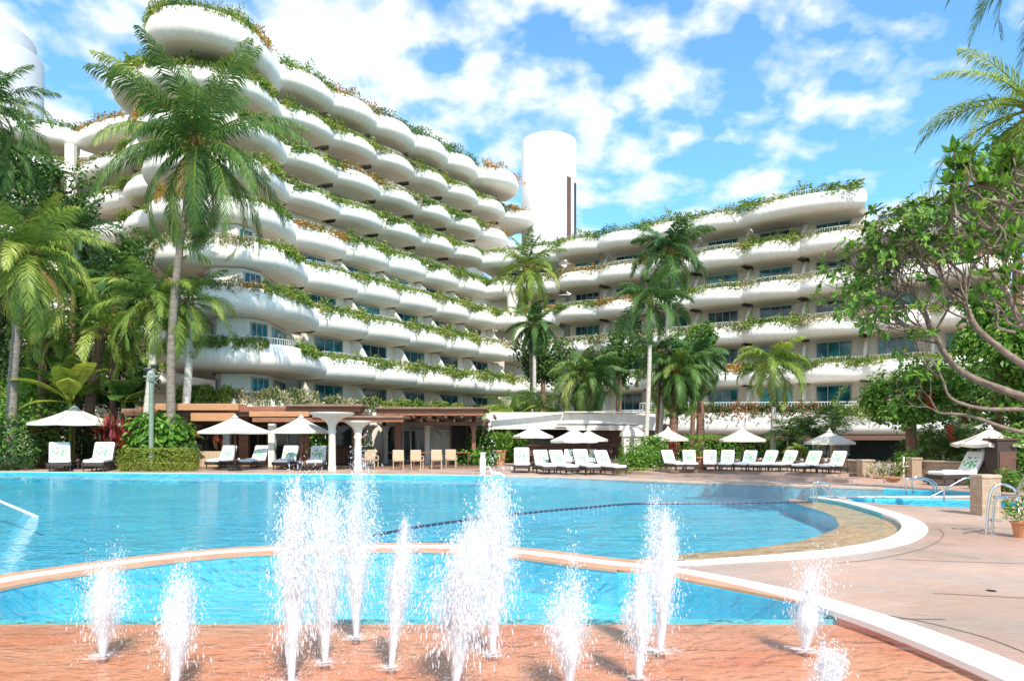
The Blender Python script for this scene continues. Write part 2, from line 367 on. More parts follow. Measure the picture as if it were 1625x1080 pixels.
for k in range(0, 9):
    z = ZL[k]; zn = ZL[k + 1] if k < 8 else None
    if k == 0:
        # first-floor planter ledge over the restaurant
        P = [PL(0, .0) + Vector((x, y, 0)) for x, y in []]
    nb = NB[k]
    for i in range(nb):
        t0, t1 = CUSP[i], CUSP[i + 1]; amp = (.5, .3, .36, .44, .5, .56, .62, .7, .8)[k]
        if k == 8 and i == nb - 1: t1 = CUSP[i] + .24; amp = 1.9
        if k == 7 and i == nb - 1: t1 = CUSP[i] + .2; amp = 1.4
        amp += .12 * i * (1 if k >= 5 else .25)
        if k == 0: amp = .5
        make_bay(left, PL(k, t0), PL(k, t1), OUT_L, z, zn, amp, 'left', k, i, 'white', 'white', panes=3, rail=True,
                 win=None if zn is None else ((.20, .76) if k < 4 else (.18, .72)), scale=1.35 if k == 8 else (1.15 if k == 7 else 1.0), zs=1.05 if k == 8 else (1.0 if k < 5 else .82))
    p0 = PL(k, CUSP[0])
    if k < 8:
        wl = [PL(k, CUSP[0], -1.95), PL(k, CUSP[nb] + (.0 if k < 6 else .02), -1.95)]
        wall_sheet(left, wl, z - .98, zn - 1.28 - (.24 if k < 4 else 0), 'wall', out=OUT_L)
    # rounded nose
    pts = [Vector((p0.x + x * NX[k], p0.y + y * NS[k], 0)) for x, y in NOSE]
    L = catmull(pts, 6); nr = normals2d(L, -1)
    if nr[24].y > 0: nr = normals2d(L, 1)
    c = sum(pts[1:7], Vector((0, 0, 0))) / 6 + Vector((0, 1.6, 0))
    inner = [p - n * min(2.6, (p - c).length * .55) for p, n in zip(L, nr)]
    hs = [.8 + .2 * min(1, i / 6) for i in range(len(L))]
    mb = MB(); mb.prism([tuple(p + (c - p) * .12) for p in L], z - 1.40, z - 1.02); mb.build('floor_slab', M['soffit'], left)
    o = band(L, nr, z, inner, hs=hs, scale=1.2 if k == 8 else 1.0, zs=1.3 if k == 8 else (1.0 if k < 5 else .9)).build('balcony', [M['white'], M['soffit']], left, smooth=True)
    railing(L[4:], nr[4:], z + .02, h=.42 if k in (0, 1) else .36).build('railing', M['rail'], o)
    for j in range(8):
        i0, i1 = 4 + j * 5, 9 + j * 5; n = (nr[i0] + nr[i1]).normalized(); a, b = L[i0] + n * .12, L[i1] + n * .12
        PLANTS.append((a, b, z, n, 'nose', k, j, .3))
    if zn is not None:
        wl = [p - n * min(2.5, (p - c).length * .55) for p, n in zip(L, nr)]
        wp = [wl[0], wl[9], wl[16], wl[24], wl[32], wl[39], wl[-1]]
        for q in range(len(wp) - 1):
            wall_sheet(left, [wp[q], wp[q + 1]], z - .97, zn - 1.56, 'wall', out=nr[(q * 8 + 4) % len(nr)], name='end_wall')
        a, b = wp[1], wp[2]; t = b - a; nn = Vector((t.y, -t.x, 0)).normalized()
        if nn.dot(nr[12]) < 0: nn = -nn
        window_at(left, wp[0] + (wp[1] - wp[0]) * .12, wp[0] + (wp[1] - wp[0]) * .78, z - .85, zn - 1.8, Vector(((wp[1] - wp[0]).y, -(wp[1] - wp[0]).x, 0)).normalized() * (1 if Vector(((wp[1] - wp[0]).y, -(wp[1] - wp[0]).x, 0)).dot(nr[6]) > 0 else -1), 3)
        window_at(left, a + t * .05, a + t * .9, z - .85, zn - 1.8, nn, 3)
        if k < 5:
            a, b = wp[3], wp[4]; t = b - a; nn = Vector((t.y, -t.x, 0)).normalized(); nn = nn if nn.dot(nr[28]) > 0 else -nn
            window_at(left, a + t * .3, a + t * .8, z - .9, zn - 1.9, nn, 2)
# base walls + core
mb = MB(); mb.prism([PL(0, .1, -2.6), PL(0, 1.05, -2.6), PL(0, 1.05, -14), PL(0, .1, -14)], 0, 6.0)
for k in range(1, 8):
    e = CUSP[NB[k]] + .02
    mb.prism([PL(k, .1, -2.6), PL(k, e, -2.6), PL(k, e, -14 + .3 * k), PL(k, .1, -14 + .3 * k)], ZL[k - 1] - .9 + .01 * k, ZL[k + 1] - 1.6)
mb.build('core_block', M['wall'], left)
mb = MB(); q0 = PL(0, CUSP[0]); pts = [Vector((q0.x + x * .9, q0.y + y * .93, 0)) for x, y in NOSE]
mb.prism([tuple(p) for p in catmull(pts, 4)], .02, 2.3); mb.build('base_wall', M['plaster'], left)

# ---- right wing
C0 = Vector((5.1, 64, 0)); CV = Vector((17.5, -12.0, 0)); DR = CV.normalized(); OUT_R = Vector((DR.y, -DR.x, 0))
if OUT_R.y > 0: OUT_R = -OUT_R
def PR(t, off=0): return C0 + CV * t + OUT_R * off
right = thing('hotel_wing', 'lower white wing on the right, six scalloped storeys with wide teal windows', 'hotel wing', (16, 56, 0))
CR = [-.04 + .2 * i for i in range(10)]
for k in range(0, 6):
    z = ZL[k]; zn = ZL[k + 1] if k < 5 else None
    for i in range(8):
        if k == 5 and i > 4: continue
        amp = .78; a, b = CR[i], CR[i + 1]
        if k == 5 and i == 4: b = CR[6]
        if k == 5 and i == 4: amp = 1.25
        make_bay(right, PR(a), PR(b), OUT_R, z - (0 if k else .25), zn, amp, 'right', k, i, 'wall', 'whiteR', win=None if zn is None else (.17, .74), panes=3 if i % 3 else 4, zs=.85)
    if zn: wall_sheet(right, [PR(-.04, -1.95), PR(CR[8 if k < 4 else 6], -1.95)], z - .98, zn - 1.3, 'wall', out=OUT_R)
mb = MB(); mb.prism([PR(-.04, -2.5), PR(CR[8], -2.5), PR(CR[8], -14), PR(-.04, -14)], 0, 15.3); mb.prism([PR(-.04, -2.55), PR(CR[6], -2.55), PR(CR[6], -13.9), PR(-.04, -13.9)], 15.2, 18.2); mb.build('core_block', M['wall'], right)
# corner link between the wings
for k in range(0, 6):
    z = ZL[k]; zn = ZL[k + 1] if k < 5 else None
    a, b = PL(k, CUSP[NB[k]]), PR(-.04); d = (b - a); nseg = 2 if d.length > 6 else 1; o_ = Vector((d.y, -d.x, 0)).normalized(); o_ = o_ if o_.y < 0 else -o_
    for j in range(nseg):
        make_bay(right, a + d * j / nseg, a + d * (j + 1) / nseg, o_, z, zn, .45, 'corner', k, j, 'wall', 'whiteR', fin=False, win=(.2, .7) if zn else None)
    if zn: wall_sheet(right, [a - o_ * 1.95, b - o_ * 1.95], z - .98, zn - 1.51, 'wall', out=o_)
    if k in (2, 3):
        mb = MB(); p = a + d * .3 + o_ * .1; mb.lathe([(.55, z - .9), (.55, zn - 1.55)], 16, (p.x, p.y, 0)); mb.build('corner_pier', M['white'], right, smooth=True)
mb = MB(); mb.prism([PL(2, .98, -2.7), PL(0, 1.08, -2.7), PR(-.06, -2.5), PR(-.06, -13), PL(4, .98, -13)], 0, 15.3); mb.build('core_block', M['wall'], right)
# podium ledge of the right wing
pod = catmull([(8.6, 46.6, 0), (12, 46.0, 0), (16, 45.4, 0), (20, 45.0, 0), (24, 44.4, 0), (26.6, 44.2, 0), (28.1, 45.3, 0), (28.6, 48, 0)], 6)
nr = normals2d(pod, -1); nr = nr if nr[5].y < 0 else normals2d(pod, 1)
POD = [(-.25, -.6), (-.25, 0), (-.15, .03), (.05, .02), (.12, -.1), (.16, -.6), (.12, -.95), (-.05, -1.2), (-.35, -1.38), (-.8, -1.42)]
inner = [Vector((p.x, 53 - .1 * p.x, 0)) for p in pod]
o = band(pod, nr, 3.1, inner, POD).build('podium_balcony', M['whiteR'], right, smooth=True)
railing(pod, nr, 3.1, h=.75, step=.6).build('railing', M['rail'], o)
pod2 = [p - n * .25 for p, n in zip(pod, nr)]
mb = MB(); mb.ribbon(pod2, .3, 1.68, .30); mb.build('fascia_beam', M['brown2'], right)
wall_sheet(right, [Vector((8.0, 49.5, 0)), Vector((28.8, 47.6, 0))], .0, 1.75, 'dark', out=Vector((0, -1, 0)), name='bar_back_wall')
for x in (12.5, 17.5, 21.2):
    mb = MB(); mb.box((x, 46.9 - (x - 12) * .1, .84), (.5, .5, 1.68)); mb.build('bar_pier', M['brown'], right)
window_at(right, (20.4, 47.9), (23.2, 47.8), .35, 1.45, Vector((0, -1, 0)), 6)

# ---- rear left wing
rear = thing('hotel_wing', 'rear white wing at far left half hidden by palms, bent inward at a shaded corner', 'hotel wing', (-38, 58, 0))
Q = [Vector((-58, 47.5, 0)), Vector((-37.6, 60.4, 0)), Vector((-25.5, 54.3, 0))]
for k in range(1, 9):
    z = ZL[k]; zn = ZL[k + 1] if k < 8 else None
    for s, nb in ((0, 4), (1, 2)):
        a, b = Q[s], Q[s + 1]; d = b - a; o_ = Vector((d.y, -d.x, 0)).normalized(); o_ = o_ if o_.y < 0 else -o_
        for j in range(nb):
            am = .35 if s == 0 else (.4 if j == 0 else 1.3)
            if s == 1 and j == 1 and k == 8: continue
            make_bay(rear, a + d * j / nb, a + d * (j + 1) / nb, o_, z, zn, am, 'rear', k, s * 4 + j, 'wall', 'whiteR', fin=False, win=(.15, .55) if zn and (j + k) % 2 else None, rail=k % 2 == 0)
        if zn:
            wall_sheet(rear, [a - o_ * 1.95, b - o_ * 1.95], z - .98, zn - 1.51, 'plaster', out=o_)
        if s == 0 and zn:
            mb = MB(); p = b + Vector((-.2, -1.0, 0)); mb.box((p.x, p.y, (z + zn - 2.5) / 2), (.75, .5, zn - z - .5)); mb.build('corner_pier', M['white'], rear)
mb = MB(); mb.prism([Q[0] + Vector((0, 4, 0)), Q[1] + Vector((0, 3.5, 0)), Q[2] + Vector((0, 3.5, 0)), Q[2] + Vector((0, 12, 0)), Q[0] + Vector((0, 16, 0))], 0, 26.8); mb.build('core_block', M['wall'], rear)

# ---- towers
t = thing('stair_tower', 'plain white cylindrical tower with a dark vertical slot behind the meeting of the wings', 'tower', (4.05, 76, 0))
mb = MB(); rr = 3.0; ring = []
mb.lathe([(rr, 0), (rr, 33.7), (rr - .06, 33.85), (rr - .3, 33.9)], 72, (4.05, 76, 0)); mb.build('shaft', M['tower'], t, smooth=False)
t.children[0].data.polygons.foreach_set('use_smooth', [len(p.vertices) == 4 for p in t.children[0].data.polygons])
def on_cyl(cx, cy, r, a0, a1, z0, z1, n=6):
    m = MB(); rings = []
    for i in range(n + 1):
        a = lerp(a0, a1, i / n); rings.append([Vector((cx + q * cos(a), cy + q * sin(a), z)) for q, z in ((r - .1, z0), (r, z0), (r, z1), (r - .1, z1))])
    m.grid(rings, True); m.face(*rings[0]); m.face(*rings[-1][::-1]); return m
on_cyl(4.05, 76, rr + .03, radians(-54), radians(-42), 18, 29.3).build('slot', M['brown2'], t)
on_cyl(4.05, 76, rr + .06, radians(-29), radians(-18), 18, 29.0).build('slot', M['black'], t)
t = thing('stair_tower', 'stepped pair of white round towers rising at the far left edge', 'tower', (-58.2, 75, 0))
mb = MB(); mb.lathe([(5.6, 0), (5.6, 45), (5.5, 45.2)], 64, (-58.2, 75, 0)); mb.build('shaft', M['tower2'], t, smooth=False)
mb = MB(); mb.lathe([(4.2, 0), (4.2, 42.2), (4.1, 42.4)], 64, (-55.0, 74, 0)); mb.build('shaft', M['tower2'], t, smooth=False)
for c in t.children: c.data.polygons.foreach_set('use_smooth', [len(p.vertices) == 4 for p in c.data.polygons])

# ---- balcony planting (one planter thing per bay)
def plant_mesh(seed, mat, full, trail, h):
    r = random.Random(seed); mb = MB(); L = 4.4
    hn = [r.random() for _ in range(12)]
    for i in range(int(1650 * full)):
        u = r.random(); g = .35 + .65 * hn[int(u * 11.99)] * (.6 + .4 * sin(u * 9 + seed))
        if r.random() < trail: y = r.uniform(.05, .55); zz = -r.random() ** 1.6 * .75 * g; 
        else: y = r.uniform(-.55, .25); zz = r.random() ** 1.15 * h * g * .95
        mb.cur = min(1, max(0, r.gauss(.45 + .12 * sin(u * 7 + seed * 2), .24)))
        d = Vector((r.uniform(-1, 1), r.uniform(-1, .8), r.uniform(-.5, 1))).normalized(); n = Vector((r.uniform(-1, 1), r.uniform(-1.2, .4), r.uniform(0, 1))).normalized()
        mb.leaf(Vector(((u - .5) * L, -y, zz + .02)), d, n, r.uniform(.13, .29), r.uniform(.07, .14), .1, .3)
    o = mb.build('foliage', M[mat]); me = o.data; bpy.data.objects.remove(o); return me
PM = {'g': [plant_mesh(1, 'planter', 1, .35, .85), plant_mesh(2, 'planter', .8, .5, .6), plant_mesh(3, 'planter', .5, .3, .7)],
      'y': [plant_mesh(4, 'planterA', .8, .3, .7), plant_mesh(5, 'planterA', .5, .3, .9)],
      'w': [plant_mesh(6, 'planterW', .7, .5, .5), plant_mesh(7, 'planterW', .4, .3, .7)],
      'r': [plant_mesh(8, 'planterR', 1.0, .15, .75)],
      'top': [plant_mesh(9, 'planter', .7, .2, 1.2), plant_mesh(10, 'planterA', .5, .2, 1.1), plant_mesh(14, 'planter', .6, .3, 1.0), plant_mesh(11, 'leaf', .6, .15, 1.3)],
      'hedge': [plant_mesh(12, 'planterW', 1.5, .25, .6), plant_mesh(13, 'planter', 2.0, .25, .7), plant_mesh(15, 'planter', 2.0, .3, .65)]}
DESC = {'g': 'green trailing', 'y': 'yellow and orange', 'w': 'pale flowering', 'r': 'red flowering', 'top': 'tall bushy rooftop', 'hedge': 'dense hedge-like'}
WN = {'left': 'terraced left wing', 'nose': 'rounded left wing end', 'right': 'lower right wing', 'corner': 'corner between wings', 'rear': 'rear left wing'}
def planter(a, b, z, n, mesh, label, wing, hf=1.0):
    L = (b - a).length; c = (a + b) / 2
    o = bpy.data.objects.new('planter_shrub', mesh); COL.objects.link(o); o.location = (c.x, c.y, z)
    o.rotation_euler = (0, 0, atan2(-n.x * -1, n.y * -1) if False else atan2(n.y, n.x) + pi / 2); o.scale = (L / 4.4, 1, hf)
    tag(o, label, 'planting', 'planting along the balconies of the ' + wing)
for (a, b, z, n, wing, k, i, amp) in PLANTS:
    if wing == 'rear' and i < 1: continue
    x = R.random()
    if (k == 8) or (k == 5 and wing == 'right'): kd = 'top'
    elif wing == 'right' and k == 0: continue
    elif k == 0: kd = 'hedge'
    elif wing == 'right': kd = 'w' if x < .62 else ('g' if x < .9 else 'y')
    elif wing == 'rear': kd = 'g' if x < .6 else 'w'
    elif k >= 5: kd = 'g' if x < .68 else ('y' if x < .9 else 'w')
    else: kd = 'g' if x < .72 else ('y' if x < .85 else 'w')
    if kd not in ('top', 'hedge') and R.random() < .10 and wing in ('rear', 'nose'): continue
    nt_ = NTH[i] + (' stretch' if wing == 'nose' else ' bay from left')
    planter(a, b, z, n, R.choice(PM[kd]), '%s shrubs, %s balcony row, %s, %s' % (DESC[kd], ORD[k], nt_, WN[wing]), WN[wing], rnd(.8, 1.1) * (1.5 if k == 0 else 1.1))
j = 0
for i in range(1, len(pod) - 8, 6):
    if j in (0, 3): kd = 'g'
    else: kd = 'r'
    planter(pod[i], pod[i + 6], 3.22, nr[i + 3], R.choice(PM[kd]), '%s plants along the right wing low white ledge, %s clump from left' % (DESC[kd], NTH[j]), 'right podium ledge', 1.15); j += 1
# ================================================================ GROUND AND POOLS
inner_arc = catmull([(-5.75, 2.2, 0), (-5.75, 4.2, 0), (-5.66, 5.8, 0), (-5.37, 7.28, 0), (-5.06, 7.86, 0), (-4.67, 8.39, 0), (-4.13, 8.92, 0), (-3.25, 9.36, 0), (-1.3, 9.6, 0), (.037, 9.17, 0), (1.07, 8.39, 0), (1.93, 7.79, 0), (2.65, 6.73, 0), (2.94, 6.0, 0), (3.11, 5.24, 0), (3.2, 4.37, 0), (3.22, 3.4, 0), (3.15, 2.2, 0)], 6)
def offset(line, d):
    out = []; dd = d
    for i, p in enumerate(line):
        t = (line[min(i + 1, len(line) - 1)] - line[max(i - 1, 0)]).normalized(); out.append(p + Vector((-t.y, t.x, 0)) * d)
    return out
kid_edge = [offset(inner_arc, -lerp(.34, .15, max(0, min(1, (7.4 - p.y) / 1.2)) if p.x > 1 else 0))[i] for i, p in enumerate(inner_arc)]           # water's edge of the children's pool
kid_loop = kid_edge + [Vector((3.0, -3.0, 0)), Vector((-5.5, -3.0, 0))]
# white outer curb of the main pool (right side)
out_curb = catmull([(1.62, 8.42, 0), (2.04, 8.3, 0), (2.8, 8.55, 0), (3.51, 8.78, 0), (4.36, 9.17, 0), (5.5, 10, 0), (6.35, 11, 0), (6.95, 12, 0), (7.4, 13.2, 0), (7.75, 15, 0), (7.9, 16.5, 0), (7.72, 17.7, 0)], 6)
left_div = [p for p in offset(inner_arc, .34) if p.x < 1.35]   # main pool edge along the divider
left_div = [p for p in left_div if p.y > 7.0 or p.x < -3]
ledge = catmull([(1.35, 9.0, 0), (2.36, 9.54, 0), (3.39, 10, 0), (4.5, 10.8, 0), (5.7, 12.2, 0), (6.2, 13.2, 0), (6.6, 14.3, 0), (6.8, 15.6, 0), (7.0, 17.4, 0), (7.3, 18.3, 0)], 5)
pool_in = offset(out_curb, .16)              # water side of white curb
far_edge = catmull([(12.9, 18.9, 0), (12.2, 19.9, 0), (10.4, 21.2, 0), (8.2, 22.4, 0), (6.2, 23.6, 0), (2.1, 26.6, 0), (-2.5, 28.2, 0), (-10.8, 29.2, 0), (-18, 30.2, 0), (-24, 31.1, 0), (-34, 31.4, 0), (-38, 28, 0)], 5)
arm = [Vector(p) for p in ((7.75, 18.15, 0), (8.6, 18.0, 0), (11.0, 18.1, 0), (12.5, 18.4, 0))]
main_loop = [Vector((-38, 8, 0)), Vector((-38, 2.3, 0)), Vector((-6.2, 2.2, 0))] + left_div[2:] + pool_in[3:] + arm + far_edge
# plunge pool
plunge = catmull([(8.65, 17.3, 0), (10.0, 17.2, 0), (11.6, 16.7, 0), (11.55, 15.6, 0), (10.1, 15.0, 0), (8.8, 15.6, 0), (8.1, 16.6, 0)], 4, True)
WZ = -.035
# deck
deck, nt, p, o = newmat('stamped_concrete')
v = coords(nt, (1, 1, 1)); big = noise_tex(nt, v, .35, 5, .6); r = ramp(nt, [(.3, (.56, .335, .24)), (.46, (.50, .375, .31)), (.56, (.60, .40, .30)), (.68, (.52, .43, .385))]); nt.links.new(big, r.inputs['Fac'])
v2 = coords(nt, (1.2, 7, 1)); r2 = ramp(nt, [(.35, (.72, .70, .68)), (.65, (1, 1, 1))]); nt.links.new(noise_tex(nt, v2, 3.2, 6, .7), r2.inputs['Fac'])
c = mix(nt, r.outputs['Color'], r2.outputs['Color'], .8, 'MULTIPLY')
r3 = ramp(nt, [(.60, (1, 1, 1)), (.72, (.62, .58, .55))]); nt.links.new(noise_tex(nt, v, 1.1, 6, .7), r3.inputs['Fac'])
sp = ramp(nt, [(.36, (.62, .58, .55)), (.5, (1, 1, 1)), (.66, (1.0, .93, .88))]); nt.links.new(noise_tex(nt, coords(nt, (1, 1.8, 1)), 42, 5, .75), sp.inputs['Fac'])
c2 = mix(nt, mix(nt, c, r3.outputs['Color'], .7, 'MULTIPLY'), sp.outputs['Color'], .8, 'MULTIPLY')
rd = ramp(nt, [(.56, (0, 0, 0)), (.70, (1, 1, 1))]); nt.links.new(noise_tex(nt, coords(nt, (1, 1, 1), rot=(0, 0, .6)), .28, 5, .6, .5), rd.inputs['Fac'])
nt.links.new(mix(nt, c2, (.46, .215, .125), mix(nt, (0, 0, 0), rd.outputs['Color'], .62)), p.inputs['Base Color'])
rr_ = ramp(nt, [(.4, (.30, .30, .30)), (.62, (.75, .75, .75))]); nt.links.new(noise_tex(nt, v, .6, 4), rr_.inputs['Fac']); nt.links.new(rr_.outputs['Color'], p.inputs['Roughness'])
nt.links.new(bump(nt, noise_tex(nt, v2, 9, 5), .25), p.inputs['Normal'])
mb = MB(); mb.flat([[(-70, -12), (70, -12), (70, 42), (-70, 42)], main_loop, kid_loop, plunge], 0.0)
mb.build('pool_deck', deck, kind='structure')
mb = MB(); mb.flat([[(-1500, -500), (1500, -500), (1500, 3000), (-1500, 3000)]], -2.6); mb.build('terrain', surf('garden_ground', (.05, .07, .025), (.09, .10, .04), .05, 1), kind='structure')
mb = MB(); mb.flat([[(-160, 41.9), (160, 41.9), (160, 190), (-160, 190)]], -.01); mb.build('ground', surf('planted_ground', (.035, .04, .018), (.075, .07, .04), .5, 1), kind='structure')
# curbs
curb = surf('white_curb_paint', (.80, .78, .74), (.87, .86, .84), 4, .6, .2, 30)
terr = surf('terracotta_curb', (.47, .235, .135), (.60, .33, .20), 3, .65, .3, 25)
terr2 = surf('wet_terracotta_floor', (.72, .22, .10), (.84, .40, .23), 1.0, .5, .2, 20)
sand = surf('tan_pool_ledge', (.80, .41, .18), (.86, .55, .30), 1.4, .6, .2, 20)
w = [.20 if q.x < 1.9 else lerp(.20, .34, min(1, (q.x - 1.9) / 1.2)) for q in inner_arc]
mb = MB(); mb.ribbon(inner_arc, w, .012, .05); mb.build('pool_curb', curb, kind='structure')
tl = [p for p in inner_arc if p.x < 1.5]
mb = MB(); mb.ribbon(tl, .70, .004, .03); mb.build('divider_kerb', terr, kind='structure')
kr = [(i, lerp(.34, .15, max(0, min(1, (7.4 - p.y) / 1.2)))) for i, p in enumerate(inner_arc) if p.x > 1.2]; mb = MB(); mb.ribbon([offset(inner_arc, -(.07 + q) / 2)[i] for i, q in kr], [q - .07 for i, q in kr], .005, .03); mb.build('divider_kerb', terr, kind='structure')
wc = [lerp(.16, .38, min(1, i / 22)) if i < 40 else lerp(.38, .26, min(1, (i - 40) / 20)) for i in range(len(out_curb))]
mb = MB(); mb.ribbon(out_curb, wc, .012, .05); mb.build('pool_curb', curb, kind='structure')
mb = MB(); mb.ribbon([(7.75, 17.85, 0), (9, 17.75, 0), (10.6, 17.75, 0), (12.0, 17.95, 0)], .3, .012, .05); mb.build('pool_curb', curb, kind='structure')
mb = MB(); mb.ribbon([p + Vector((0, .18, 0)) for p in far_edge[8:-6]], .34, .016, .06); mb.build('coping', surf('pink_coping', (.55, .37, .27), (.66, .50, .40), 3, .7, .3, 12), kind='structure')
# basins
blue, nt, p, o = newmat('blue_pool_finish')
v = coords(nt, (1, 1, 1)); br = N(nt, 'ShaderNodeTexBrick'); br.offset = 0; br.inputs['Scale'].default_value = 9; br.inputs['Mortar Size'].default_value = .02; br.inputs['Brick Width'].default_value = .5; br.inputs['Row Height'].default_value = .5
br.inputs['Color1'].default_value = (.06, .62, .80, 1); br.inputs['Color2'].default_value = (.10, .70, .86, 1); br.inputs['Mortar'].default_value = (.25, .62, .8, 1); nt.links.new(v, br.inputs['Vector'])
vor = N(nt, 'ShaderNodeTexNoise'); vor.inputs['Scale'].default_value = .35; vor.inputs['Detail'].default_value = 4; nt.links.new(v, vor.inputs['Vector'])
r = ramp(nt, [(.35, (.70, .86, .92)), (.65, (1.0, 1.0, 1.0))]); nt.links.new(vor.outputs['Fac'], r.inputs['Fac'])
nt.links.new(mix(nt, br.outputs['Color'], r.outputs['Color'], .9, 'MULTIPLY'), p.inputs['Base Color']); p.inputs['Roughness'].default_value = .6
BD = -.45
mb = MB(); mb.flat([[(-39, 2), (14, 2), (14, 32.5), (-39, 32.5)]], BD)
mb.wall(main_loop, BD - .02, -.001)
mb.build('pool_floor', blue, kind='structure')
led = ledge + pool_in[::-1][2:-2]
mb = MB(); mb.wall(ledge, BD, -.095, False); mb.build('pool_floor', blue, kind='structure')
mb = MB(); mb.flat([led], -.09); mb.build('pool_ledge', sand, kind='structure')
mb = MB(); mb.prism(plunge, -.7, -.69); mb.wall(plunge, -.7, -.001); mb.build('plunge_pool_floor', blue, kind='structure')
# children's pool: blue trough, terracotta beach
mb = MB(); mb.flat([[(-6, 5.98), (3.2, 5.98), (3.2, 10), (-6, 10)]], -.42); mb.wall([p for p in kid_edge if p.y > 5.9], -.43, -.001, False)
mb.wall([(-6, 5.985), (3.3, 5.985)], -.43, -.06, False); mb.build('pool_floor', blue, kind='structure')
mb = MB()
gx = [-6 + .3 * i for i in range(32)]; gy = [-3 + .3 * i for i in range(31)] + [6.0]
gy = [y for y in gy if y <= 6.0]
mb.grid([[Vector((x, y, lerp(-.055, -.10, max(0, min(1, (y - 3.5) / 2.5))))) for x in gx] for y in gy]); mb.wall([p for p in kid_edge[:len(kid_edge) // 2] if p.y < 6.1], -.2, -.001, False); mb.wall([p for p in kid_edge[len(kid_edge) // 2:] if p.y < 6.1], -.2, -.001, False); mb.build('splash_beach', terr2, kind='structure')
# water
def water(name, sc, st, ds, refl, tint):
    w, nt, p, o = newmat(name); nt.nodes.remove(p)
    va = coords(nt, (.8 * sc, 1.5 * sc, 1)); vb = coords(nt, (2.2 * sc, 3.6 * sc, 1), rot=(0, 0, .25)); vc = coords(nt, (4.5 * sc, 6.5 * sc, 1), rot=(0, 0, -.2))
    h = noise_tex(nt, va, 1.5, 3, .6, .6)
    for v, s_, k in ((vb, 2.4, .36), (vc, 3.0, .20)):
        m_ = N(nt, 'ShaderNodeMath', operation='MULTIPLY_ADD'); m_.inputs[1].default_value = k; nt.links.new(noise_tex(nt, v, s_, 2, .5, .5), m_.inputs[0]); nt.links.new(h, m_.inputs[2]); h = m_.outputs[0]
    bp = bump(nt, h, st, ds)
    fr = N(nt, 'ShaderNodeFresnel'); fr.inputs['IOR'].default_value = 1.33; nt.links.new(bp, fr.inputs['Normal'])
    gl = N(nt, 'ShaderNodeBsdfGlossy'); gl.inputs['Roughness'].default_value = .02; gl.inputs['Color'].default_value = (.97, .98, 1, 1); nt.links.new(bp, gl.inputs['Normal'])
    tr = N(nt, 'ShaderNodeBsdfTransparent'); tr.inputs['Color'].default_value = (*tint, 1)
    mu = N(nt, 'ShaderNodeMath', operation='MULTIPLY'); mu.inputs[1].default_value = refl; mu.use_clamp = True; nt.links.new(fr.outputs[0], mu.inputs[0])
    ms = N(nt, 'ShaderNodeMixShader'); nt.links.new(mu.outputs[0], ms.inputs[0]); nt.links.new(tr.outputs[0], ms.inputs[1]); nt.links.new(gl.outputs[0], ms.inputs[2]); nt.links.new(ms.outputs[0], o.inputs['Surface']); return w
wat = water('pool_water', .9, .75, .14, .85, (.91, .98, .985)); watk = water('splash_pool_water', 1.0, .5, .07, .8, (.95, .98, .985))
mb = MB(); mb.flat([main_loop], WZ); mb.build('pool_water', wat, kind='structure')
mb = MB(); mb.flat([kid_loop], WZ); mb.build('splash_pool_water', watk, kind='structure')
mb = MB(); mb.flat([plunge], WZ); mb.build('plunge_pool_water', wat, kind='structure')
# deck joints
jm = surf('joint_filler', (.20, .145, .115), rough=.9); mb = MB()
for pts in ([(1330, 893), (1400, 885), (1470, 868), (1497, 850), (1490, 838)], [(1420, 887), (1500, 890), (1630, 894)], [(1480, 941), (1560, 945), (1640, 949)], [(1400, 975), (1460, 985), (1560, 1010), (1640, 1040)], [(1330, 972), (1420, 981), (1500, 982)], [(1500, 832), (1570, 836), (1640, 838)]):
    q = catmull([G(*p) for p in pts], 6); mb.ribbon(q, .018, .004)
mb.build('deck_joint', jm, kind='structure')
mb = MB(); mb.lathe([(.045, 0), (.045, .006)], 10, G(1573, 937)); solid('deck_drain', 'small dark round drain set in the pinkish deck at right', 'drain', mb, M['black'], G(1573, 937))
# terrace step under the right-hand loungers
st = catmull([G(1035, 754), G(1100, 757), G(1200, 760), G(1290, 763), G(1345, 766)], 6)
mb = MB(); mb.prism([tuple(p) for p in st] + [(14.5, 24), (17, 44), (4, 44), (3.0, 32)], .0, .12); mb.build('terrace_step', deck, kind='structure')
mb = MB(); mb.prism([tuple(p + Vector((0, 1.6, 0))) for p in st] + [(14.6, 26), (17, 43.8), (4.2, 43.8), (3.2, 33)], .12, .22); mb.build('terrace_step', deck, kind='structure')
# ================================================================ OBJECTS
# ---- restaurant pavilion
rest = thing('restaurant_pavilion', 'open-fronted poolside restaurant with brown timber roofs and flared cream columns', 'restaurant', (-9, 36, 0))
def slab(name, px0, px1, py0, py1, d0, depth, mat, tilt=0):
    a, b = W(px0, py1, d0), W(px1, py1, d0); z0, z1 = a.z, W(px0, py0, d0).z
    mb = MB(); mb.box(((a.x + b.x) / 2, d0 + depth / 2, (z0 + z1) / 2), (b.x - a.x, depth, z1 - z0), bev=.03, M=Matrix.Rotation(tilt, 3, 'Y') if tilt else None); return mb.build(name, M[mat], rest)
slab('roof', 192, 560, 648, 655, 35.2, 5.5, 'slate'); slab('roof_fascia', 196, 575, 651.5, 660, 35.0, .18, 'brown2')
slab('roof_fascia', 246, 378, 640, 651, 34.7, 1.2, 'blind'); slab('roof_fascia', 360, 572, 644.5, 653.5, 34.85, 1.0, 'brown')
slab('roof', 452, 575, 641, 645, 34.6, 2, 'slate')
slab('blind', 302, 372, 655, 668, 34.3, .12, 'blind'); slab('blind', 395, 490, 652.5, 661, 34.25, .12, 'blind')
slab('roof', 495, 640, 659, 663, 33.6, 4, 'slate'); slab('roof_fascia', 400, 640, 662.5, 669.5, 33.7, .2, 'brown')
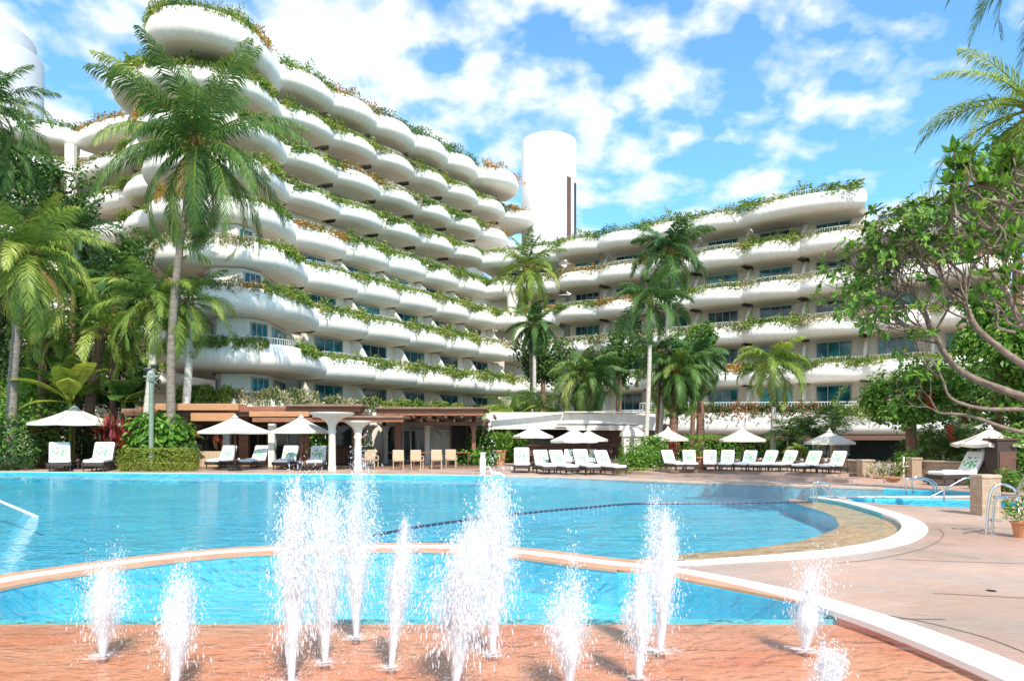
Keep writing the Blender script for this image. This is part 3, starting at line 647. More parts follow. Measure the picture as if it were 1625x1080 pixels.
slab('roof', 594, 772, 645.5, 649, 35.6, 5, 'slate'); slab('roof_fascia', 597, 768, 648.5, 659.5, 35.8, .2, 'brown')
slab('roof_fascia', 640, 775, 668, 675, 36.6, .25, 'brown2')
mb = MB()
for i in range(15):
    x = -12.4 + i * .82; mb.box((x, 37.4, 2.62), (.10, 4.2, .16))
for i in range(7):
    x = -6.4 + i * .85; mb.box((x, 38, 2.45), (.09, 4.0, .14))
mb.build('rafter', M['brown2'], rest)
# curved thin eaves at left end
cv = catmull([W(186, 655, 36.5), W(205, 651, 35.8), W(232, 646.5, 35.3), W(262, 643, 35)], 6)
mb = MB(); mb.grid([[p + Vector((0, 0, .06)) for p in cv], [p - Vector((0, 0, .10)) for p in cv], [p + Vector((.3, 4, -.1)) for p in cv], [p + Vector((.3, 4, .06)) for p in cv]], False); mb.build('roof_fascia', M['blind'], rest)
def column(px, py_base, py_cap, r, flare, d=None, flat=False):
    b = G(px, py_base); zc = W(px, py_cap, b.y).z; mb = MB(); R_ = []
    s = [(0, r * 1.12), (.08, r * 1.12), (.1, r), (.66, r * .95), (.70, r * 1.25), (.715, r * 1.0)]
    prof = [(q, t * zc) for t, q in s]
    for i in range(9):
        u = i / 8; prof.append((lerp(r, flare, u ** 2.2), lerp(.72, 1.0, u ** .75) * zc))
    prof.append((flare, zc + .08))
    mb.lathe(prof, 20, (b.x, b.y, 0)); return mb.build('column', M['plaster'], rest, smooth=True)
column(527, 747, 657, .165, 1.0); column(568, 746, 670, .17, .62); column(678, 738, 662, .17, .85)
column(752, 737, 668, .15, .6); column(612, 737, 672, .14, .5); column(585, 738, 676, .17, .5); column(704, 736, 684, .17, .5)
for px, yb, yt in ((432, 742, 672), (360, 740, 672)):
    b = G(px, yb); mb = MB(); mb.box((b.x, b.y, (W(px, yt, b.y).z) / 2), (.32, .32, W(px, yt, b.y).z), bev=.02); mb.build('column', M['plaster'], rest)
for px, w_ in ((388, .5), (484, .55), (562, .2), (632, .3), (300, .3), (752, .2)):
    b = Vector(((px - CX) * 37.2 / F, 37.2, 0)); mb = MB(); mb.box((b.x, b.y, 1.35), (w_, .3, 2.7)); mb.build('timber_post', M['brown'], rest)
# back walls
mb = MB(); mb.box((-14.2, 39.6, 1.5), (11.6, .3, 3.0)); mb.build('back_wall', M['brown'], rest)
mb = MB(); mb.box((-5.2, 40.3, 1.5), (6.6, .3, 3.0)); mb.build('back_wall', M['plaster'], rest)
mb = MB(); mb.box((-10.2, 37.8, .035), (19, 8.0, .07)); mb.build('floor', surf('restaurant_floor', (.22, .12, .08), (.3, .18, .12), 2, .4), rest)
def glazed(px0, px1, py0, py1, d, n, mat='darkglass', frame='frame'):
    a, b = W(px0, py0, d), W(px1, py1, d); mb = MB(); mb.box(((a.x + b.x) / 2, d, (a.z + b.z) / 2), (b.x - a.x, .06, a.z - b.z)); g = mb.build('glass_door', M[mat], rest)
    f = MB()
    for i in range(n + 1): f.box((lerp(a.x, b.x, i / n), d - .05, (a.z + b.z) / 2), (.09, .08, a.z - b.z))
    for z in (a.z, b.z): f.box(((a.x + b.x) / 2, d - .052, z), (b.x - a.x + .1, .08, .1))
    f.build('door_frame', M[frame], g)
glazed(302, 345, 672, 735, 39.2, 2, frame='brown'); glazed(395, 425, 676, 735, 39.0, 2, frame='brown'); glazed(437, 478, 679, 736, 38.9, 2)
glazed(496, 524, 678, 738, 38.8, 1); glazed(534, 562, 676, 742, 38.6, 1); glazed(608, 628, 676, 730, 39.8, 1); glazed(640, 676, 682, 730, 39.9, 3); glazed(716, 766, 672, 730, 39.7, 2, 'dark', 'brown2')
for px, w_, h in ((545, .9, .95), (520, .6, .8), (470, .9, .9)):
    mb = MB(); b = W(px, 740, 37.8); mb.box((b.x, 37.8, h / 2 + .07), (w_, .5, h), bev=.05); mb.box((b.x, 37.8, h + .12), (w_ * 1.1, .6, .06)); mb.build('service_counter', M['brown2'], rest)
for px in (500, 540, 610, 690):
    mb = MB(); b = W(px, 668, 37); mb.tube([b + Vector((0, 0, .5)), b], .012, 4); mb.lathe([(.02, .0), (.09, -.05), (.12, -.18), (.08, -.26)], 10, b); mb.build('hanging_lamp', M['black'], rest)
for i, (px, py) in enumerate(((300, 651), (333, 646), (470, 648))):
    pass
# timber slat wall / bench between the columns and the pool
mb = MB(); mb.box((-15.6, 35.4, .42), (1.6, .12, .84)); 
for i in range(8): mb.box((-16.3 + i * .2, 35.32, .42), (.12, .06, .80))
solid('slatted_screen', 'low pale slatted timber screen behind the leftmost lounger of the middle four', 'screen', mb, M['palewicker'], (-15.6, 35.4, 0))

# ---- white canopy + bar under it
can = thing('shade_canopy', 'long flat white shade canopy on a thin white post at the centre', 'canopy', (3.8, 43, 0))
a, b = W(772, 657, 42), W(1045, 657, 42)
fc = catmull([W(772, 655, 42.0), W(840, 657.5, 41.8), (W(905, 659.5, 41.6)), W(980, 658, 41.7), W(1046, 655, 42)], 6)
mb = MB(); mb.grid([[Vector((p.x, p.y, 2.98 + .0)) for p in fc], [Vector((p.x, p.y - .02, 1.98)) for p in fc], [Vector((p.x, p.y + .1, 1.98)) for p in fc], [Vector((p.x, p.y + 2.5, 2.98)) for p in fc], [Vector((p.x, p.y, 2.98)) for p in fc]])
mb.build('fascia', M['whiteR'], can)
mb = MB(); p0 = W(895, 655, 41.5); p1 = W(1046, 652, 41.7); mb.box(((p0.x + p1.x) / 2, 41.45, 3.06), (p1.x - p0.x, .5, .07)); mb.box((W(835, 0, 41).x, 41.4, 3.02), (4.4, .3, .05)); mb.build('top_trim', M['white'], can)
mb = MB(); p0 = W(782, 676, 41.3)
mb.grid([[Vector((x, 41.2, 2.18)) for x in (-1.1, 3.2)], [Vector((x, 40.2, 2.02)) for x in (-1.1, 3.2)], [Vector((x, 40.2, 1.96)) for x in (-1.1, 3.2)], [Vector((x, 41.2, 2.1)) for x in (-1.1, 3.2)]], True)
mb.grid([[Vector((x, 41.2, 2.38)) for x in (2.6, 7.4)], [Vector((x, 40.3, 2.32)) for x in (2.6, 7.4)], [Vector((x, 40.3, 2.26)) for x in (2.6, 7.4)], [Vector((x, 41.2, 2.3)) for x in (2.6, 7.4)]], True)
mb.build('awning', M['white'], can)
for px in (777, 1044):
    mb = MB(); p = W(px, 700, 41.3); mb.box((p.x, 41.3, 1.45), (.14, .14, 2.9)); mb.build('post', M['white'], can)
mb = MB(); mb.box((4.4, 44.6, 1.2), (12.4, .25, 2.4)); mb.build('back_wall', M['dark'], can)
mb = MB(); mb.box((7.0, 43.8, 1.1), (5.5, .2, 2.2)); mb.build('timber_panel', M['brown2'], can)
mb = MB(); mb.box((3.6, 43.9, 1.0), (6.0, .2, .9)); mb.build('bar_window', M['darkglass'], can)
mb = MB(); mb.box((3.4, 43.0, .55), (5.6, .5, 1.0)); mb.box((3.4, 42.9, 1.07), (5.9, .8, .07)); mb.build('bar_counter', M['brown2'], can)

# ---- umbrellas
def umbrella(pxa, ya, yr, wpx, base, d, sides, label, rot=0.0, sag=.06, polem='brown2', scal=0.0, canv='canvas'):
    x = (pxa - CX) * d / F; za = W(0, ya, d).z; zr = W(0, yr, d).z; r = wpx * d / F / 2
    if sides == 4: r *= 1.12
    t = thing('umbrella', label, 'umbrella', (x, d, base), 'pool umbrellas')
    mb = MB(); h = za - zr; rings = []; n = sides * 6
    for i in range(9):
        u = i / 8; ring = []
        for k in range(n):
            a = 2 * pi * k / n + rot; ph = (k % 6) / 6; seg = pi / sides
            rr = r * u * cos(seg) / cos((ph * 2 - 1) * seg) if sides < 12 else r * u
            rr *= 1 - scal * sin(pi * ph) * u
            z = za - h * (u ** .92) - sag * h * sin(pi * u) * .6 * (1) - scal * .12 * abs(sin(pi * ph)) * u - .25 * sag * sin(pi * ph) * u
            ring.append(Vector((x + rr * cos(a), d + rr * sin(a), z)))
        rings.append(ring)
    rings.append([Vector((x + (p.x - x) * .995, d + (p.y - d) * .995, p.z - .10)) for p in rings[-1]])
    mb.grid(rings, True); mb.build('canopy', M[canv], t, smooth=False)
    cap = MB(); cap.lathe([(r * .10, za - h * .085), (r * .05, za - .01 + .03), (.03, za + .05), (.02, za + .12)], 12, (x, d, 0)); cap.build('finial', M[canv], t)
    rb = MB()
    for k in range(sides):
        a = 2 * pi * k / sides + rot
        rb.tube([Vector((x, d, za - .12)), Vector((x + r * .96 * cos(a), d + r * .96 * sin(a), zr + .0))], .016, 4)
        rb.tube([Vector((x, d, zr - .25 * h)), Vector((x + r * .5 * cos(a), d + r * .5 * sin(a), lerp(za, zr, .52) - .05))], .014, 4)
    rb.build('ribs', M[polem], t)
    pl = MB(); pl.tube([(x, d, base + .05), (x, d, za)], .033, 8); pl.build('pole', M[polem], t)
    bs = MB(); bs.lathe([(.32, base), (.32, base + .06), (.12, base + .10), (.06, base + .35)], 14, (x, d, 0)); bs.build('base', M['black'], t, smooth=False)
umbrella(118, 645, 672, 135, 0, 33.8, 8, 'wide white umbrella over the pair of loungers at far left, in front of the shrubs', .2, .1)
umbrella(373, 660, 684.5, 98, 0, 32.0, 4, 'square white umbrella above the left two of the middle four loungers', .35)
umbrella(478, 660, 684, 88, 0, 32.4, 4, 'square white umbrella above the right two of the middle four loungers, beside the flared column', .7)
umbrella(846, 675, 692, 66, 0, 37.0, 8, 'white umbrella behind the loungers, half hidden by the bigger one beside the bar', .1)
umbrella(911, 679, 698.5, 80, 0, 31.6, 8, 'white umbrella in front of the bar among the crowded loungers', .3)
umbrella(934, 682, 697, 62, 0, 36.5, 8, 'white umbrella close behind the bar umbrella, its rim showing to the right', .0)
umbrella(1060, 679, 696, 78, .22, 33.0, 4, 'white umbrella behind the thin grey palm trunks', .5)
umbrella(1177, 679, 697, 80, .22, 32.0, 4, 'white umbrella in front of the clipped hedge', .6)
umbrella(1316, 683, 701, 80, .22, 30.2, 4, 'white umbrella over the last loungers before the low stone wall', .55)
umbrella(1571, 678, 703, 104, 0, 22.4, 8, 'scalloped beige umbrella beside the dark cabinet at right', .15, .15, 'brown2', .05)
umbrella(1549, 690, 703, 72, 0, 25.5, 8, 'beige umbrella tucked behind the scalloped one at right', .4)
umbrella(1600, 655, 680, 110, 0, 27.5, 8, 'large pale umbrella half hidden under the gnarled branches at right', .1)

# ---- sun loungers
lg = thing('sun_lounger', 'x', 'sun lounger', (0, 0, 0), 'sun loungers around the pool')
def build_lounger():
    W_, Ls = .72, 1.25
    f = MB()
    f.box((0, -.35, .25), (W_, Ls + .05, .10), bev=.02)
    for s in (-1, 1): f.box((s * (W_ / 2 - .02), -.35, .29), (.05, Ls + .1, .13), bev=.015)
    f.box((0, .55, .22), (W_, .6, .09), bev=.02)
    f.build('frame', M['wicker'], lg)
    for x in (-.32, .32):
        for y in (-.9, .15, .75):
            m = MB(); m.tube([(x, y, 0), (x, y, .24)], [.022, .034], 6); m.build('leg', M['wicker'], lg)
    th = radians(58); Rm = Matrix.Rotation(th, 3, 'X')
    def B(y, z): 
        q = Rm @ Vector((0, y, z)); return Vector((0, .28, .33)) + q
    b = MB(); b.box(B(.40, -.05), (W_, .86, .05), M=Rm, bev=.02)
    for x in (-.3, .3): b.tube([B(.7, -.08) + Vector((x, 0, 0)), (x, .82, .24)], .018, 5)
    b.build('backrest_frame', M['wicker'], lg)
    c = MB(); c.box((0, -.33, .385), (W_ - .03, 1.22, .13), bev=.045); c.build('seat_cushion', M['cushion'], lg, smooth=False)
    c = MB(); c.box(B(.40, .045), (W_ - .03, .88, .13), M=Rm, bev=.045); bc = c.build('back_cushion', M['cushion'], lg)
    t = MB(); t.box(B(.38, .118), (W_ * .70, .42, .02), M=Rm, bev=.008); t.build('printed_towel', M['towel'], bc)
    t = MB(); t.box((0, -.30, .462), (W_ * .62, .35, .05), bev=.02); t.build('folded_towel', M['cushion'], lg)
m, nt, p, o = newmat('leaf_print_towel'); M['towel'] = m
v = coords(nt, (5, 5, 5)); wv = N(nt, 'ShaderNodeTexVoronoi'); wv.inputs['Scale'].default_value = 2.0; nt.links.new(v, wv.inputs['Vector'])
r = ramp(nt, [(.38, (.07, .36, .12)), (.50, (.35, .64, .36)), (.62, (.84, .84, .82))]); nt.links.new(wv.outputs['Distance'], r.inputs['Fac']); nt.links.new(r.outputs['Color'], p.inputs['Base Color']); p.inputs['Roughness'].default_value = .9
build_lounger()
LG = [(88, 747, 0.58, 1.22, 0, 'white sun lounger under the far-left umbrella, beside the round shrubs'),
      (153, 747, 0.29, 1.22, 0, 'white sun lounger between the far-left umbrella pole and the clipped yellow hedge'),
      (350, 743, -0.10, 1.05, 0, 'white sun lounger next to the yellow hedge, leftmost of the middle four'),
      (402, 743, -0.14, 1.05, 0, 'white sun lounger right of the left square umbrella pole, second of the middle four'),
      (452, 744, -0.00, 1.05, 0, 'white sun lounger under the right square umbrella, third of the middle four'),
      (500, 745, 0.13, 1.05, 0, 'white sun lounger beside the flared column, last of the middle four'),
      (828, 749, -0.01, 1.00, 0, 'white sun lounger nearest the pool steps, leftmost of the crowd by the bar'),
      (864, 751, 0.25, 0.92, 0, 'white sun lounger left of the bar umbrella pole in the crowded group'),
      (893, 752, 0.43, 0.92, 0, 'white sun lounger just left under the bar umbrella'),
      (930, 752, 0.29, 0.95, 0, 'white sun lounger with a green print towel just right under the bar umbrella'),
      (967, 753, 0.46, 0.92, 0, 'white sun lounger standing alone by the round bush'),
      (905, 741, -0.08, 0.85, 0, 'white sun lounger in the second row behind the bar umbrella pole'),
      (940, 741, -0.07, 0.85, 0, 'white sun lounger in the second row, right of the bar umbrella pole'),
      (1070, 746, 0.27, 0.74, .22, 'white sun lounger right of the round bush, first in the long right row'),
      (1098, 746, -0.15, 0.74, .22, 'white sun lounger before the hedge, second in the long right row'),
      (1130, 746, -0.28, 0.74, .22, 'white sun lounger right of the terracotta pot, third in the long right row'),
      (1157, 746.5, -0.40, 0.74, .22, 'white sun lounger left of the hedge umbrella pole, fourth in the long right row'),
      (1189, 747, -0.68, 0.74, .22, 'white sun lounger right of the hedge umbrella pole, fifth in the long right row'),
      (1218, 748, -0.95, 0.75, .22, 'white sun lounger under the leaning yellow-green palm, sixth in the long right row'),
      (1250, 748, -0.93, 0.75, .22, 'white sun lounger near the small palm clump, seventh in the long right row'),
      (1288, 750, -0.96, 0.75, .22, 'white sun lounger left under the last square umbrella, eighth in the long right row'),
      (1328, 751, -0.94, 0.75, .22, 'white sun lounger against the low stone wall, last in the long right row'),
      (1533, 770, -1.35, 1.0, 0, 'dark-framed sun lounger turned sideways under the scalloped umbrella'),
      (1560, 757, -1.2, 1.0, 0, 'sun lounger behind the sideways one, near the dark cabinet')]
for i, (px, py, rz, sc, z, lab) in enumerate(LG):
    place(lg, i == 0, G(px, py, z) + Vector((0, .3, 0)), rz, sc, lab)

stb = thing('side_table', 'x', 'side table', (0, 0, 0), 'small side tables between the loungers')
m = MB(); m.box((0, 0, .40), (.42, .42, .04), bev=.01); m.build('tabletop', M['brown2'], stb)
for sx in (-1, 1):
    for sy in (-1, 1):
        m = MB(); m.tube([(sx * .17, sy * .17, 0), (sx * .17, sy * .17, .39)], .018, 5); m.build('leg', M['wicker'], stb)
m = MB(); m.lathe([(.05, .42), (.06, .50), (.055, .50), (.045, .43)], 8, (.06, .02, 0)); m.build('cup', M['cushion'], stb)
for i, (px, py, z, lab) in enumerate(((121, 744, 0, 'dark side table between the two far-left loungers'), (377, 742, 0, 'dark side table under the left square umbrella'), (475, 743, 0, 'dark side table under the right square umbrella'), (846, 748, 0, 'dark side table between the first two bar loungers'), (948, 750, 0, 'dark side table left of the lone lounger by the round bush'), (1144, 745, .22, 'dark side table in the right row before the hedge umbrella'), (1205, 746, .22, 'dark side table in the right row beyond the hedge umbrella'), (1270, 748, .22, 'dark side table in the right row left of the last square umbrella'), (1308, 749, .22, 'dark side table beside the last lounger of the right row'))): place(stb, i == 0, G(px, py, z), rnd(-.3, .3), 1.0, lab)
# ---- dining sets
ch = thing('dining_chair', 'x', 'chair', (0, 0, 0), 'wicker dining chairs on the restaurant terrace')
m = MB(); m.box((0, 0, .44), (.52, .50, .07), bev=.02); m.build('seat', M['palewicker'], ch)
m = MB(); m.box((0, .24, .70), (.52, .06, .50), bev=.02); m.build('backrest', M['palewicker'], ch)
for sx in (-1, 1):
    m = MB(); m.box((sx * .25, .03, .64), (.05, .46, .05), bev=.01); m.box((sx * .25, -.2, .54), (.05, .05, .2)); m.build('armrest', M['palewicker'], ch)
    for sy in (-1, 1):
        m = MB(); m.tube([(sx * .23, sy * .21, 0), (sx * .23, sy * .21, .42)], .022, 5); m.build('leg', M['palewicker'], ch)
CH = [(590, 744, 2.9, 'pale wicker dining chair beside the column planter, leftmost on the restaurant terrace'), (632, 745, 3.3, 'pale wicker dining chair on the pool side of the left dining table'), (662, 745, 3.0, 'pale wicker dining chair on the pool side between the two left tables'),
      (693, 744, 3.2, 'pale wicker dining chair on the pool side of the middle table'), (716, 743, 3.1, 'pale wicker dining chair on the pool side of the right dining table'), (650, 735, .1, 'pale wicker dining chair on the restaurant side of the left table'), (686, 735, -.1, 'pale wicker dining chair on the restaurant side of the middle table'), (724, 735, 0, 'pale wicker dining chair on the restaurant side of the right table'), (598, 733, .2, 'pale wicker dining chair set back beside the dark door'), (620, 733, .1, 'pale wicker dining chair set back left of the first table')]
for i, (px, py, rz, lab) in enumerate(CH): place(ch, i == 0, G(px, py), rz, 1.0, lab)
tb = thing('dining_table', 'x', 'table', (0, 0, 0), 'dining tables on the restaurant terrace')
m = MB(); m.box((0, 0, .74), (1.2, .85, .05), bev=.015); m.build('tabletop', M['brown'], tb)
for sx in (-1, 1):
    for sy in (-1, 1):
        m = MB(); m.box((sx * .52, sy * .36, .36), (.06, .06, .72)); m.build('leg', M['brown2'], tb)
for i, (px, lab) in enumerate(((616, 'brown dining table nearest the cream columns'), (674, 'brown dining table in the middle of the restaurant terrace'), (728, 'brown dining table nearest the white canopy'))): place(tb, i == 0, G(px, 740), 0, 1, lab)

# ---- small fixed objects
def potted(px, py, d, hpot, rpot, label, leafm, hl, nl, seed, potm='terracotta', z=0):
    b = G(px, py, z); t = thing('potted_plant', label, 'potted plant', b)
    mb = MB(); mb.lathe([(rpot * .65, b.z), (rpot * .95, b.z + hpot * .9), (rpot * 1.08, b.z + hpot * .92), (rpot * 1.08, b.z + hpot), (rpot * .9, b.z + hpot), (rpot * .85, b.z + hpot * .93)], 18, (b.x, b.y, 0)); mb.build('pot', M[potm], t, smooth=False)
    r = random.Random(seed); mb = MB()
    for i in range(nl):
        a = r.uniform(0, 2 * pi); e = r.uniform(.1, 1.4); rad = r.random() ** .6; mb.cur = r.random()
        c = b + Vector((cos(a) * rad * rpot * 1.4, sin(a) * rad * rpot * 1.4, hpot + r.random() * hl))
        mb.leaf(c, Vector((cos(a) * cos(e), sin(a) * cos(e), sin(e))), Vector((r.uniform(-1, 1), r.uniform(-1, 1), 1)).normalized(), hl * r.uniform(.2, .4), hl * .12, .1, .5)
    mb.build('foliage', M[leafm], t)
potted(793, 738, 0, .85, .38, 'tall square-shouldered tan pot with a leafy plant left of the bar', 'leafbright', .9, 260, 1)
potted(1113, 744, 0, .5, .32, 'terracotta pot between two loungers in front of the hedge', 'leafred', .25, 60, 2, z=.22)
potted(578, 741, 0, .5, .3, 'terracotta planter with palms at the foot of the thin column', 'leafbright', .8, 200, 3)
potted(510, 742, 0, .5, .3, 'planter with a tall bright green plant beside the flared column', 'leafbright', 1.3, 320, 4)
potted(1622, 852, 0, .24, .15, 'little potted plant at the right edge of the deck', 'leafbright', .32, 170, 5)
potted(380, 738, 0, .35, .2, 'small green potted plant by the left square umbrella', 'leafbright', .4, 90, 6)
potted(1408, 764, 0, .15, .4, 'low pot of pale flowers at the corner of the dark bar entrance', 'planterW', .5, 260, 7)
# domed white cabinet
b = G(1003, 741); t = thing('domed_cabinet', 'white domed box cabinet standing left of the thin grey palm trunks', 'cabinet', b)
mb = MB(); mb.box((b.x, b.y, .9), (.95, .8, 1.4), bev=.03); mb.build('body', M['white'], t)
mb = MB(); rings = []
for i in range(7):
    u = i / 6; q = cos(u * pi / 2); rings.append([Vector((b.x + sx * q * .58, b.y + sy * q * .5, 1.6 + .45 * sin(u * pi / 2))) for sx, sy in ((-1, -1), (1, -1), (1, 1), (-1, 1))])
mb.grid(rings, True); mb.build('lid', M['canvas'], t)
mb = MB(); mb.box((b.x, b.y, .1), (.8, .7, .2)); mb.build('plinth', M['brown2'], t)
# dark cabinet under scalloped umbrella
b = G(1588, 771); t = thing('towel_cabinet', 'tall dark brown cabinet under the scalloped umbrella', 'cabinet', b)
mb = MB(); mb.box((b.x, b.y, .72), (.62, .6, 1.44), bev=.02); mb.build('body', M['wicker'], t)
mb = MB(); mb.box((b.x, b.y - .31, .62), (.50, .02, .9), bev=.005); mb.build('door', M['brown2'], t)
mb = MB(); mb.box((b.x, b.y, 1.47), (.7, .68, .06), bev=.01); mb.build('top', M['brown2'], t)
# stone pillars and walls
def stone_wall(label, pts, h, th, cat='wall', cap=.03):
    b = Vector(pts[0]); mb = MB(); mb2 = MB()
    for i in range(len(pts) - 1):
        a, c = Vector(pts[i]), Vector(pts[i + 1]); d = c - a; rz = atan2(d.y, d.x); mb.box((a + c) / 2 + Vector((0, 0, h / 2)), (d.length, th, h), rz); mb2.box((a + c) / 2 + Vector((0, 0, h + .03)), (d.length + .06, th + .08, .06), rz, bev=.015)
    t = thing('stone_wall', label, cat, b); mb.build('masonry', brick, t); mb2.build('coping', M['stone'], t); return t
brick, nt, p, o = newmat('tan_block_masonry'); v = coords(nt, (1, 1, 1)); br = N(nt, 'ShaderNodeTexBrick'); br.inputs['Scale'].default_value = 4.5; br.inputs['Mortar Size'].default_value = .012
br.inputs['Color1'].default_value = (.54, .41, .29, 1); br.inputs['Color2'].default_value = (.43, .31, .21, 1); br.inputs['Mortar'].default_value = (.33, .26, .20, 1)
sw = N(nt, 'ShaderNodeSeparateXYZ'); cb = N(nt, 'ShaderNodeCombineXYZ'); ad = N(nt, 'ShaderNodeMath', operation='ADD'); nt.links.new(v, sw.inputs[0]); nt.links.new(sw.outputs[0], ad.inputs[0]); nt.links.new(sw.outputs[1], ad.inputs[1]); nt.links.new(ad.outputs[0], cb.inputs[0]); nt.links.new(sw.outputs[2], cb.inputs[1]); nt.links.new(cb.outputs[0], br.inputs['Vector'])
ns = ramp(nt, [(.3, (.75, .72, .70)), (.7, (1, 1, 1))]); nt.links.new(noise_tex(nt, v, 3, 6, .7), ns.inputs['Fac']); nt.links.new(mix(nt, br.outputs['Color'], ns.outputs['Color'], 1, 'MULTIPLY'), p.inputs['Base Color']); p.inputs['Roughness'].default_value = .85
nt.links.new(bump(nt, br.outputs['Fac'], -.4), p.inputs['Normal'])
a, c = G(1345, 757), G(1390, 760); stone_wall('low tan stone wall ending the row of loungers left of the dark bar entrance', [a + Vector((0, 2.2, 0)), a + Vector((.2, .6, 0)), c + Vector((-.4, .2, 0))], .62, .3)
b = G(1378, 762); t = thing('stone_pillar', 'square tan stone pillar at the left of the dark bar entrance', 'pillar', b); mb = MB(); mb.box(b + Vector((0, .2, .34)), (.42, .42, .68)); mb.build('shaft', brick, t); mb = MB(); mb.box(b + Vector((0, .2, .71)), (.48, .48, .06), bev=.015); mb.build('cap', M['stone'], t)
a, c = G(1463, 762), G(1560, 768); stone_wall('low tan stone planter wall at right behind the curved handrails', [a, c + Vector((0, .6, 0)), c + Vector((2.5, .9, 0))], .66, .3)
b = G(1456, 763); t = thing('stone_pillar', 'short tan stone pillar at the left end of the right planter wall', 'pillar', b); mb = MB(); mb.box(b + Vector((0, .2, .38)), (.34, .34, .76)); mb.build('shaft', brick, t); mb = MB(); mb.box(b + Vector((0, .2, .79)), (.40, .40, .06), bev=.015); mb.build('cap', M['stone'], t)
b = G(1574, 818); t = thing('stone_pillar', 'free-standing tan stone pillar on the near deck at right', 'pillar', b); mb = MB(); mb.box(b + Vector((0, .19, .36)), (.36, .36, .72)); mb.build('shaft', brick, t); mb = MB(); mb.box(b + Vector((0, .19, .755)), (.40, .40, .07), bev=.02); mb.build('cap', M['stone'], t)
# hand rails
def rail(label, lines, base, r=.022, mat='steel'):
    t = thing('handrail', label, 'handrail', base)
    for l in lines:
        mb = MB(); mb.tube(catmull(l, 6) if len(l) > 2 else l, r, 8); mb.build('rail_tube', M[mat], t, smooth=True)
b1 = G(1567, 846)
def hr(px, py, d): return W(px, py, d)
d1 = b1.y
rail('bent stainless steel step rail in front of the free-standing stone pillar', [[hr(1565, 846, d1), hr(1569, 800, d1), hr(1575, 775, d1), hr(1590, 768, d1), hr(1606, 773, d1 - .1), hr(1616, 784, d1 - .2)], [hr(1574, 846, d1 + .06), hr(1578, 800, d1 + .06), hr(1584, 780, d1 + .06)], [hr(1616, 812, d1 - .3), hr(1614, 784, d1 - .2), hr(1622, 765, d1 - .5), hr(1640, 735, d1 - 1)], [hr(1578, 788, d1), hr(1600, 790, d1 + .2), hr(1616, 791, d1 - .2)], [hr(1568, 824, d1), hr(1590, 826, d1 + .6)]], b1)
b2 = G(1520, 797); d2 = b2.y
rail('slanting stainless steel handrail beside the plunge pool', [[hr(1472, 790, d2), hr(1490, 781, d2), hr(1520, 764, d2), hr(1534, 758, d2), hr(1552, 760, d2), hr(1562, 762, d2)], [hr(1498, 795, d2), hr(1498, 777, d2)]], b2)
b3 = G(1440, 783); d3 = b3.y
rail('pair of low arched handrails at the end of the pool arm', [[hr(1438, 786, d3), hr(1438, 762, d3), hr(1446, 759, d3), hr(1468, 761, d3), hr(1480, 768, d3), hr(1484, 783, d3)], [hr(1449, 783, d3 + .5), hr(1449, 759, d3 + .5), hr(1470, 759, d3 + .5), hr(1484, 766, d3 + .5), hr(1488, 781, d3 + .5)]], b3)
b4 = G(1292, 795); d4 = b4.y
rail('stepped stainless handrail where the white curb meets the pool', [[hr(1291, 797, d4), hr(1291, 768, d4), hr(1297, 767, d4), hr(1312, 778, d4), hr(1330, 787, d4), hr(1342, 789, d4)], [hr(1317, 790, d4 + .6), hr(1317, 766, d4 + .6)], [hr(1296, 795, d4 + .5), hr(1296, 766, d4 + .5), hr(1317, 766, d4 + .6)]], b4)
b5 = G(783, 757); d5 = b5.y
rail('white curved pool ladder rail at the far edge by the leftmost bar lounger', [[hr(768, 745, d5 + .5), hr(775, 740, d5 + .4), hr(782, 748, d5), hr(795, 751, d5 - .2), hr(800, 757, d5 - .4)], [hr(776, 747, d5 + .8), hr(786, 752, d5 + .2), hr(800, 753, d5 - .1)]], b5, .03, 'white')
b = G(766, 748); t = thing('white_post', 'stout white post at the far pool edge beside the ladder rail', 'post', b); mb = MB(); mb.lathe([(.14, 0), (.14, .55), (.11, .62), (.11, .8), (.15, .82), (.15, .86)], 14, b); mb.build('shaft', M['white'], t, smooth=False)
b = W(0, 795, 17); mb = MB(); mb.tube([W(-70, 770, 17.5), W(0, 795, 15.6), W(59, 820, 13.6)], .03, 8); solid('skimmer_pole', 'long white pole reaching over the water at left', 'pole', mb, M['white'], W(-70, 770, 17.5))
b = G(1434, 762); mb = MB(); mb.tube([b, b + Vector((0, 0, .85))], .035, 8); mb.lathe([(.12, 0), (.12, .03), (.04, .04)], 12, b); solid('marker_post', 'slim white marker post beside the dark bar entrance', 'post', mb, M['white'], b)
# towel rack frame at left
b = G(132, 742) + Vector((0, 1.0, 0)); mb = MB()
for z in (.45, .75): mb.tube([b + Vector((-.1, 0, z)), b + Vector((.9, 0, z))], .03, 6)
for x in (-.1, .9): mb.tube([b + Vector((x, 0, 0)), b + Vector((x, 0, .78))], .03, 6)
solid('towel_rack', 'plain white metal rack between the two far-left loungers', 'rack', mb, M['frame'], b)
